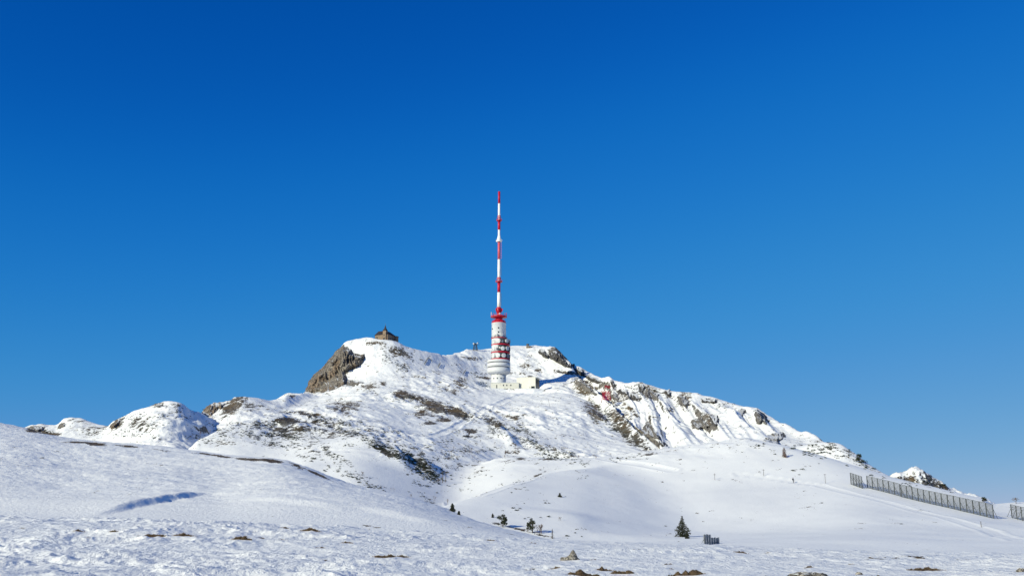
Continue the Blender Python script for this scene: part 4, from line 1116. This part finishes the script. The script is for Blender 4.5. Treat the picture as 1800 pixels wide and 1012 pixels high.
def bare_tree(u, v, hp, wp, lab, name='bare_tree', cat='tree', seed=3, stems=1, mat='twig', depth=5, ymin=0, group=None, thick=1.0):
    q = on_ground(u, v, ymin); mp_ = q.length/F; H = hp*mp_; W = wp*mp_; r = random.Random(seed)
    e = empty(name, q-Vector((0, 0, .1)), 0, lab, cat, group); tr = MB(); br = MB()
    def grow(p, d, L, rad, k):
        q_ = p+d*L; (tr if k == 0 else br).taper(p, q_, rad, rad*.65, 5 if k == 0 else 3)
        if k >= depth: return
        for j in range(3 if k < 3 else 2):
            nd = (d+Vector((r.uniform(-1, 1)*.8*W/H, r.uniform(-1, 1)*.8*W/H, r.uniform(-.1, .45)))).normalized()
            grow(q_ if j else p+d*L*r.uniform(.7, 1), nd, L*r.uniform(.6, .82), rad*.68, k+1)
    for s_ in range(stems):
        grow(Vector(((s_-(stems-1)/2)*W*.35/max(1, stems-1) if stems > 1 else 0, r.uniform(-.2, .2), -.2)), Vector((r.uniform(-.15, .15), 0, 1)).normalized(), H*(.27 if depth > 3 else .35), H*(.034 if stems == 1 else .022)*thick, 0)
    tr.build('trunk', M[mat], e); br.build('branches', M[mat], e); return e

conifer(1200, 943, 36, 25, 'lone dark spruce with ragged crown on the snow left of the grey barrier', 'spruce', 'spruce', seed=5, dens=1.9)
conifer(1208, 946, 14, 9, 'young spruce growing against the right foot of the lone spruce', 'spruce', 'dense', seed=6)
conifer(795, 898, 15, 10, 'dense dark cone-shaped conifer at the edge of the left snow hill', 'conifer', 'dense', seed=8, name='conifer_tree')
conifer(806.5, 904, 8, 6, 'small dark conifer just right below the dense cone-shaped one', 'conifer', 'dense', seed=9, name='conifer_tree')
conifer(884, 926, 22, 23, 'wide crooked pine behind the snow hill, left of two similar ones', 'pine tree', 'pine', seed=12, name='pine_tree')
conifer(936, 936, 27, 22, 'crooked pine above bare twiggy stems, right of two similar ones', 'pine tree', 'pine', seed=17, name='pine_tree')
conifer(971, 946, 18, 8, 'thin young spruce standing alone right of the twiggy shrubs', 'spruce', 'thin', seed=19)
conifer(866, 909, 8, 5, 'tiny upright conifer left above the wide crooked pine', 'conifer', 'dense', seed=23, name='conifer_tree')
conifer(984, 873, 8, 7, 'small dark conifer alone on the open snow above the crooked pines', 'conifer', 'dense', seed=24, name='conifer_tree')
conifer(1379, 803, 17, 10, 'reddish brown small larch on the snow below the wide grey boulder', 'larch', 'dense', mat='larch', seed=29, name='larch_tree', ymin=250)
conifer(1730, 882, 9, 10, 'dark bushy pine on the crest behind the longest fence', 'pine tree', 'pine', seed=33, name='pine_tree')
conifer(1511, 812, 15, 14, 'dark dense pine on the right skyline of the mountain, largest of its row', 'pine tree', 'pine', seed=35, name='pine_tree')
bare_tree(1786, 885, 17, 22, 'round bare leafless tree on the skyline near the right edge', seed=5, depth=6, thick=.9)
bare_tree(949, 937, 20, 16, 'bare twiggy shrub with upright stems beside the right crooked pine', 'bare_shrub', 'shrub', 7, 5, depth=3)
bare_tree(928, 933, 13, 5, 'thin bare sapling left of the right crooked pine', 'bare_shrub', 'shrub', 9, 2, depth=2)
bare_tree(984, 915, 11, 8, 'small pale leafless shrub above the thin young spruce', 'bare_shrub', 'shrub', 11, 2, depth=3)
bare_tree(887, 803, 16, 13, 'bare flat-topped tree on the crest of the middle hump', 'bare_tree', 'tree', 13, 1, depth=4)
LR = 'bare larches and saplings scattered in the valley'
for i, (u, v, h, w, lab) in enumerate([
    (639, 838, 13, 9, 'pale bare larch behind the crest of the left snow hill, tallest there'), (624, 837, 8, 5, 'short bare larch just left of the tallest pale one behind the snow hill'),
    (711, 772, 8, 8, 'bushy bare larch beside the packed track, left of a close pair'), (718, 771, 8, 5, 'slim bare larch beside the packed track, right of a close pair'),
    (669, 754, 8, 5, 'brownish bare larch above the blue shaded bank'), (352, 766, 10, 5, 'brown leafless larch in front of the blue hollow, left of two'), (369, 762, 9, 6, 'brown leafless larch in front of the blue hollow, right of two'),
    (399, 750, 8, 4, 'thin dark larch at the upper end of the foothill hollow'), (423, 747, 8, 6, 'thin bare larch on the foothill crest line'),
    (723, 875, 10, 8, 'twiggy bare larch sticking up behind the grey left hill slope'), (690, 862, 9, 12, 'low twiggy bare shrubs behind the grey left hill slope'), (764, 880, 9, 6, 'bare sapling in the valley floor left of the dense cone-shaped conifer'),
    (771, 850, 11, 7, 'dark twiggy larch just left of the pair of tall poles'), (786, 886, 12, 6, 'thin sapling above the dense cone-shaped conifer'), (842, 917, 12, 5, 'very thin bare sapling on the rim of the snow hill'),
    (827, 798, 13, 9, 'bare larch in the open wood on the grey slope, upper right of several'), (818, 795, 10, 6, 'bare larch left beside the upper right one in the open wood'), (832, 806, 9, 8, 'low bare larch below the upper right one in the open wood'),
    (792, 800, 11, 7, 'bare larch in the middle of the open wood on the grey slope'), (803, 808, 10, 8, 'bare larch near the lower middle of the open wood'), (789, 808, 9, 6, 'bare larch at the lower left of the open wood'),
    (797, 790, 8, 6, 'bare larch at the top of the open wood'), (777, 795, 8, 4, 'bare larch at the left rim of the open wood'), (760, 812, 7, 5, 'short bare larch left below the open wood'),
    (906, 788, 9, 6, 'bare larch by the dark spur above the middle hump, left one'), (944, 790, 8, 5, 'bare larch by the dark spur above the middle hump, middle one'), (975, 795, 9, 6, 'bare larch by the dark spur above the middle hump, right one'),
    (1017, 806, 9, 6, 'brown larch left of two at the end of the dark spur'), (1047, 807, 8, 5, 'brown larch right of two at the end of the dark spur'), (1075, 803, 9, 4, 'thin grey larch above the dark shrubs on the saddle'),
    (845, 778, 8, 6, 'bare larch on the grey slope right under the packed track'), (870, 782, 8, 6, 'bare larch on the upper grey slope left of the dark spur'), (1300, 848, 5, 3, 'tiny bare sapling on the open middle slope')]):
    bare_tree(u, v, h, w, lab, 'bare_larch', 'larch', 40+i, 2 if w > 6 else 1, 'larch' if u < 430 or 1000 < u < 1060 else 'twig', 3, 240, LR, .8)

# dwarf pines: a few shared shapes
def shrub_mesh(seed, n=46, flat=.55, mat='needle2'):
    r = random.Random(seed); m = MB(); lob = [(r.uniform(-.6, .6), r.uniform(-.6, .6), r.uniform(.35, .6)) for _ in range(4)]
    for k in range(n):
        x, y, rad = lob[k % 4]; d = Vector((r.gauss(0, 1), r.gauss(0, 1), abs(r.gauss(0, 1)))).normalized()*rad
        c = Vector((x, y, 0))+Vector((d.x, d.y, d.z*flat*2.0)); w = .26
        o1 = Vector((r.uniform(-1, 1), r.uniform(-1, 1), r.uniform(-.6, 1)))*w; o2 = Vector((r.uniform(-1, 1), r.uniform(-1, 1), r.uniform(-.4, 1.2)))*w
        m.add([c-o1, c+o1, c+o2], [(0, 1, 2)])
    me = bpy.data.meshes.new('dwarf_pine'); me.from_pydata(m.v, [], m.f); me.materials.append(M[mat]); me.update(); return me
SM = [shrub_mesh(900+i, 40+4*i, .45+.05*(i % 3)) for i in range(6)]
def put_shrub(u, v, wp, lab, group, ymin=100, hk=1.0):
    q = pick(u, v, ymin)
    if q is None: q = on_ground(u, v, ymin)
    mp_ = q.length/F; me = SM[rng.randrange(len(SM))]; o = bpy.data.objects.new('dwarf_pine', me); COL.objects.link(o)
    sc = wp*mp_/2.2; o.location = q-Vector((0, 0, .06)); o.scale = (sc, sc*rng.uniform(.7, 1.1), sc*hk*rng.uniform(.8, 1.2)); o.rotation_euler = (0, 0, rng.uniform(0, 6.28))
    return tag(o, lab, 'shrub', group)
G0 = 'dwarf pines dotted on the lower snow slopes'
for u, v, w, h, lab in [
    (902, 893, 9, 1.3, 'upright left bush of the dark clump above the crooked pines'), (908, 897, 9, 1.1, 'middle bush of the dark clump above the crooked pines'), (914, 894, 8, 1.2, 'right bush of the dark clump above the crooked pines'), (898, 900, 4, .8, 'tiny bush left below the dark clump above the crooked pines'),
    (884, 897, 6, .8, 'small slanting bush between the tiny conifer and the dark clump'), (921, 911, 8, .8, 'round bush left above the right crooked pine'), (929, 909, 6, .9, 'small bush directly above the right crooked pine'), (950, 909, 8, .8, 'low bush right of the right crooked pine'),
    (966, 908, 11, .9, 'wide dark bush between the pine and the pale leafless shrub'), (851, 918, 6, .7, 'flat bush on the rim left of the wide crooked pine'), (856, 911, 3, .8, 'tiny bush left of the wide crooked pine'), (912, 904, 3, .8, 'tiny bush below the dark clump above the crooked pines'),
    (997, 942, 9, 1.1, 'dark leaning bush right of the thin young spruce'), (1010, 936, 9, 1.0, 'bush with snow on it above the leaning one'), (1014, 930, 7, .9, 'small bush over the snowy one near the hollow'), (1023, 943, 5, 1.3, 'small upright bush at the edge of the hollow'),
    (1169, 924, 6, .7, 'small bush left above the lone spruce'), (1171, 940, 4, 1.2, 'small upright bush left of the lone spruce'), (1144, 940, 6, .6, 'flat bush far left of the lone spruce'), (1186, 950, 3, .9, 'tiny bush below the lone spruce on the left'), (1194, 951, 6, .7, 'bush below the lone spruce, in the middle'), (1199, 952, 4, .7, 'bush below the lone spruce on the right'),
    (1153, 882, 4, .5, 'flat dark speck on the middle of the open slope'), (1064, 898, 3, .8, 'tiny bush on the open slope above the hollow'), (1058, 893, 3, .5, 'faint twig above the tiny bush on the open slope'),
    (1220, 826, 8, .4, 'flat dark strip of scrub beside the packed track, left of the poles'), (1264, 843, 5, .5, 'flat bush right of the short crossbar pole'), (1240, 811, 4, .7, 'small bush on the upper saddle slope, left of two'), (1244, 814, 3, .5, 'small bush on the upper saddle slope, right of two'),
    (1393, 827, 9, .9, 'broad dark bush above the hiker'), (1400, 825, 5, .8, 'narrow bush between the two broad ones above the hiker'), (1410, 825, 9, 1.0, 'round brownish bush right above the hiker'), (1405, 834, 6, .7, 'flat slanting bush just above right of the hiker'), (1397, 836, 4, .4, 'thin twig just above the hiker'),
    (1334, 783, 7, .9, 'dark bush left of two on the smooth snow hump'), (1342, 780, 9, .9, 'dark bush right of two on the smooth snow hump'), (1362, 798, 8, .6, 'flat bush left of the reddish larch'), (1358, 809, 8, .5, 'flat lower bush left below the reddish larch'), (1368, 808, 5, .5, 'small flat bush below the reddish larch'),
    (1443, 806, 7, 1.0, 'round bush on the right slope below the shrubby knob'), (1361, 857, 4, .4, 'thin twig in the snow left below the hiker'), (1420, 895, 4, .5, 'tiny speck of scrub on the open right slope, upper'), (1431, 892, 4, .6, 'tiny speck of scrub on the open right slope, right'), (1413, 906, 5, .4, 'tiny speck of scrub on the open right slope, lower'),
    (899, 866, 4, .8, 'small bush left of the group on the left-facing slope'), (905, 858, 6, .7, 'upper bush of the group on the left-facing slope'), (898, 865, 7, .7, 'lower wide bush of the group on the left-facing slope'), (949, 866, 5, .6, 'small bush left of the small dark conifer'), (955, 869, 4, .8, 'speck left close to the small dark conifer'), (994, 872, 4, .8, 'tiny bush right of the small dark conifer'),
    (921, 884, 6, .5, 'flat bush in the middle of the open slope above the clump'), (948, 886, 4, .5, 'small flat bush below the small dark conifer'), (958, 884, 6, 1.1, 'upright bush below the small dark conifer, left'), (965, 884, 6, 1.1, 'upright bush below the small dark conifer, right'),
    (884, 826, 9, .5, 'flat bush on the crest slope of the middle hump'), (848, 828, 9, .9, 'dark bush on the rim left of the middle hump, right one'), (836, 830, 8, .7, 'dark bush on the rim left of the middle hump, left one'), (826, 849, 7, .5, 'flat bush in the bright valley slope, right'), (800, 851, 7, .6, 'bush in the bright valley slope, middle'), (790, 854, 7, .7, 'bush in the bright valley slope, left'),
    (768, 866, 7, .8, 'dark bush on the valley slope above the twiggy larch'), (775, 862, 4, .6, 'small bush on the valley slope right of the dark one'), (718, 864, 5, .9, 'bush at the rim of the grey hill slope'), (794, 836, 9, .9, 'dark bush right of the pair of tall poles, upper'), (793, 842, 7, .8, 'dark bush right of the pair of tall poles, lower'),
    (812, 820, 8, .8, 'bush at the left end of the middle hump crest'), (1083, 812, 5, 1.0, 'small bush below the dark strip of scrub on the saddle')]:
    put_shrub(u, v, w, lab, G0, 100, h)
REG = [ # centre u, v, spread u, v, tilt, number, size range, label, density of clusters
 (1100,803,26,3,-5,9,(4,8),'dark dwarf pine in the strip of scrub on the saddle right of the tall larches'),
 (1440,792,45,14,8,26,(4,9),'dark dwarf pine on the snowy knob left above the fences'),
 (1518,817,22,7,38,16,(5,11),'dark dwarf pine in the row down the skyline above the fences'),
 (1497,790,5,4,0,3,(5,8),'dark dwarf pine at the top of the skyline row above the fences'),
 (1548,834,14,2.5,30,4,(4,7),'low dwarf pine where the skyline meets the snow behind the fences'),
 (612,834,38,4,22,22,(5,9),'dark dwarf pine in the band behind the crest of the left snow hill'),
 (545,806,40,9,32,20,(4,9),'dark dwarf pine in the shaded scrub behind the brown crest strip'),
 (735,818,42,11,32,40,(4,9),'dark dwarf pine on the steep dark spur above the pair of tall poles'),
 (668,782,34,10,30,20,(4,8),'dark dwarf pine on the short blue shaded bank'),
 (470,762,70,20,0,26,(3,6),'small dwarf pine on the white foothill slope above the brown crest strip'),
 (250,748,55,14,0,16,(3,6),'small dwarf pine on the rounded left foothill'),
 (170,762,70,8,0,14,(3,6),'small dwarf pine at the foot of the leftmost foothills'),
 (960,785,60,12,20,20,(3,6),'small dark shrub along the spur below the station building'),
 (1640,848,40,7,20,10,(4,8),'dark shrub on the small peak behind the fences'),
]
for cu, cv, su, sv_, ang, n, (s0, s1), lab in REG:
    c, s_ = math.cos(math.radians(ang)), math.sin(math.radians(ang)); k = 0
    for _ in range(n*6):
        if k >= n: break
        a, b = rng.gauss(0, .6)*su, rng.gauss(0, .6)*sv_; u, v = cu+a*c-b*s_, cv+a*s_+b*c
        q = pick(u, v, 300)
        if q is None or q.y < 300 or pick(u, v, 20).y < 300: continue
        put_shrub(u, v, rng.uniform(s0, s1), lab, 'dwarf pines: '+lab.split(' ', 2)[2][:40].strip(), 300, rng.uniform(.7, 1.1)); k += 1

# the hundreds of smaller bushes and stones read as one speckle
proto = [(np.array([v.co[:] for v in me.vertices]), np.array([p.vertices[:] for p in me.polygons])) for me in SM]
vsA, fsA, off = [], [], 0
FILL = [(470,765,110,26,0,260,2,5),(600,750,80,16,8,220,2,4.5),(570,800,60,16,25,90,2,5),(735,818,46,11,32,330,2.5,6),(672,785,30,10,30,90,2.5,6),(800,790,60,30,0,130,2,4.5),(700,632,45,16,20,70,2,4),(690,700,90,12,8,70,2,4),
 (930,775,80,16,22,220,2,5),(1080,740,45,26,38,130,2,5),(1150,700,60,16,12,60,2,4),(1240,720,30,22,0,45,2,4),(250,745,70,22,0,190,2,4),(130,757,60,10,0,40,2,4),(400,760,50,20,0,70,2,4),(1450,792,60,16,10,70,2,5),(1620,848,34,10,10,50,2,5),(820,660,50,14,10,40,2,4),(640,850,40,8,22,40,2,6),(720,850,60,14,20,50,2,4.5),(850,845,50,14,0,18,2,4),(870,735,90,14,18,60,2,4),(960,868,60,22,0,34,2,3.5),(900,912,40,14,0,16,2,4),(1100,808,40,5,0,18,2,4),(1330,790,60,8,5,20,2,4),(1000,835,50,10,-10,12,2,3.5),(690,875,60,10,22,14,2,4)]
for cu, cv, su, sv_, ang, n, s0, s1 in FILL:
    c, s_ = math.cos(math.radians(ang)), math.sin(math.radians(ang)); anchors = [(rng.gauss(0, .6)*su, rng.gauss(0, .6)*sv_) for _ in range(max(4, n//9))]
    for _ in range(int(n*1.5)):
        ax, ay = rng.choice(anchors); a, b = ax+rng.gauss(0, 7), ay+rng.gauss(0, 2.2); u, v = cu+a*c-b*s_, cv+a*s_+b*c
        q = pick(u, v, 20)
        if q is None or q.y < 280: continue
        V_, F_ = rng.choice(proto); sc = rng.uniform(s0, s1)*1.25*q.y/F/2.2; th = rng.uniform(0, 6.28); ct, st_ = math.cos(th), math.sin(th)
        W = V_*sc; W = np.stack([W[:, 0]*ct-W[:, 1]*st_+q.x, W[:, 0]*st_+W[:, 1]*ct+q.y, W[:, 2]*.9+q.z-.05], -1)
        vsA.append(W); fsA.append(F_+off); off += len(W)
me = mesh_np('dwarf_pine_scrub', np.concatenate(vsA), np.concatenate(fsA), M['needle2'])
tag(obj('dwarf_pine_scrub', me), 'countless small dark bushes speckling the snowy mountain slopes', 'scrub', kind='stuff')

# ------------------------------------------------------------------ foreground: grass hummocks and stones
def hummock(u, v, wp, hp, lab, seed, group='brown grass hummocks melting out of the near snow'):
    q = on_ground(u, v+hp*.35); mp_ = q.length/F; W = wp*mp_/2; H = hp*mp_; r = random.Random(seed)
    e = empty('grass_hummock', q, 0, lab, 'grass hummock', group)
    nu, nv = max(10, int(wp/1.6)), 9; vs = []; fs = []
    for i in range(nu+1):
        s_ = -1+2*i/nu; env = max(0, 1-abs(s_)**1.6)
        hh = H*(.35+.65*abs(perlin(np.array(s_*2.1+seed), np.array(seed*1.7), 3)*1.9))*env
        for j in range(nv+1):
            t = -1+2*j/nv; dy = t*W*.42*(env**.5+.05)
            n_ = float(perlin(np.array(s_*6+seed), np.array(t*3.), 5))
            x = s_*W; z = hh*(max(0, 1-t*t))**.7*(1+.5*n_)-.04
            vs.append((x, dy+.04*n_, ground_z(q.x+x, q.y+dy)-q.z+z))
    for i in range(nu):
        for j in range(nv):
            a = i*(nv+1)+j; fs.append((a, a+nv+1, a+nv+2, a+1))
    m = MB(); m.add(vs, fs); m.build('turf', M['grassdark'], e)
    g = MB(); nb = int(wp*7)
    for k in range(nb):
        s_ = r.uniform(-1, 1)*.97; i = min(nu-1, int((s_+1)/2*nu)); j = r.randrange(1, nv-2); b = Vector(vs[i*(nv+1)+j])+Vector((r.uniform(-.5, .5)*W*2/nu, 0, -.01))
        L = mp_*r.uniform(1.2, 3.2)*(1 if hp > 4 else .6); d = Vector((r.uniform(-1, 1)*.9, r.uniform(-1, .4)*.7, r.uniform(.25, 1))).normalized()*L; w = mp_*.35
        g.add([b+Vector((-w, 0, 0)), b+Vector((w, 0, 0)), b+d], [(0, 1, 2)])
    g = g.build('grass_blades', M['grass'], e); g['kind'] = 'stuff'; return e
HM = [(38,927,14,2,'thin brown grass line at the far left edge of the near snow'),(140,932,24,4,'low brown hummock left of two at the far left'),(199,932,17,4,'low brown hummock right of two at the far left'),(157,944,11,2,'tiny brown spot below the two far left hummocks'),
 (268,940,50,5,'long thin brown grass strip, left end of the longest pair'),(325,939,40,7,'thick brown hummock at the right end of the longest strip'),(425,944,34,8,'dark brown pointed hummock right of the longest strip'),(460,944,14,4,'small brown hummock close right of the dark pointed one'),
 (505,927,28,3,'thin grass strip on the far rim of the near snow, left part'),(545,928,36,5,'peaked grass strip on the far rim of the near snow, right part'),(497,947,22,3,'thin brown strip between the dark pointed hummock and the rim strip'),(563,961,24,4,'small brown hummock left of centre in the middle distance'),
 (610,952,22,5,'small peaked brown hummock above the wide central one'),(572,983,36,2.5,'thin flat grass streak lower left of centre'),(688,976,62,8,'wide arched brown hummock left of centre with snow in front'),(670,992,30,3,'flat grass streak below the wide arched hummock'),
 (862,948,22,3,'dark thin hummock on the rim at the centre'),(937,953,18,2,'faint grass streak right of the centre rim'),(1043,982,34,3.5,'brown streak just right of the pointed stone'),(928,1000,26,3,'thin brown grass at the bottom left of the big cluster'),(972,997,26,6,'rounded brown hummock left of the big cluster'),
 (1025,1006,60,13,'left mass of the big brown grass cluster at the bottom edge'),(1062,999,34,8,'upper tuft of the big brown grass cluster'),(1092,1003,44,11,'right arch of the big brown grass cluster'),(1055,1013,60,8,'front edge of the big brown grass cluster'),
 (1174,990,28,4,'long low brown hummock above the snow-filled arch'),(1180,998,13,4,'small round brown hummock above the snow-filled arch'),(1201,982,14,3,'small brown hummock far above the snow-filled arch'),(1197,967,12,1.5,'faint grass streak on the rim below the barrier'),
 (1213,1005,56,14,'large arched brown hummock with a snow-filled hollow in front'),(1181,1010,22,11,'brown block of turf at the left foot of the large arch'),(1262,990,16,2.5,'tiny brown streak right of the large arch'),(1152,1006,14,3,'small brown spot between the big cluster and the large arch'),
 (1303,969,24,5,'peaked hummock on the rim right of the barrier'),(1349,970,13,3,'small hummock on the rim left of the pale boulder'),(1352,995,16,3,'small hummock between the rim and the pale boulder'),(1422,995,18,5,'small reddish hummock above the pale boulder'),
 (1497,990,24,2.5,'thin dark streak right above the pale boulder'),(1531,979,15,4,'small arched hummock near the right rim'),(1612,979,24,3,'flat brown hummock on the right rim'),(1628,999,62,8,'wide arched brown hummock at the lower right'),
 (1540,1012,80,9,'broad reddish brown turf at the bottom edge right of the boulder'),(1625,1013,44,4,'low turf at the bottom edge under the wide arch')]
for i, (u, v, w, h, lab) in enumerate(HM): hummock(u, v, w*1.15, h*1.0, lab, 200+i)

def stone(u, v, wp, hp, lab, seed, peak=0, mat='stonegrey'):
    q = on_ground(u, v); mp_ = q.length/F; W = wp*mp_/2; H = hp*mp_
    bm_v, bm_f = [], []
    nu, nv = 28, 12
    for j in range(nv+1):
        ph = math.pi/2*j/nv
        for i in range(nu):
            th = 2*math.pi*i/nu; x, y, z = math.cos(th)*math.cos(ph), math.sin(th)*math.cos(ph), math.sin(ph)
            n_ = float(ridged(np.array(x*1.6+seed), np.array(z*2+y*1.3), 3, seed % 50))-.9
            f = 1+.28*n_
            zz = z*f
            if peak: zz = zz*(.45+.75*math.exp(-((x-.35)/.28)**2))
            bm_v.append((x*W*f, y*W*.7*f, zz*H*1.1-.04 if j else -.15))
    for j in range(nv):
        for i in range(nu): bm_f.append((j*nu+i, j*nu+(i+1) % nu, (j+1)*nu+(i+1) % nu, (j+1)*nu+i))
    m = MB(); m.add(bm_v, bm_f); o = m.build('stone', M[mat], None); o.location = q
    return tag(o, lab, 'stone')
M['stonegrey'] = rock_material('field_stone', (.22, .20, .175), (.40, .37, .32), (.06, .055, .05), .93, 1.0, 2.5)
stone(1001, 983, 34, 13, 'pale grey pointed stone lying on the near snow', 3, 1)
stone(1425, 1020, 88, 13, 'big pale flat boulder cut off by the bottom edge', 8)
stone(1510, 1009, 12, 5, 'small grey stone right of the big pale boulder', 14)
stone(1795, 1004, 14, 6, 'small pale stone at the lower right corner', 21)
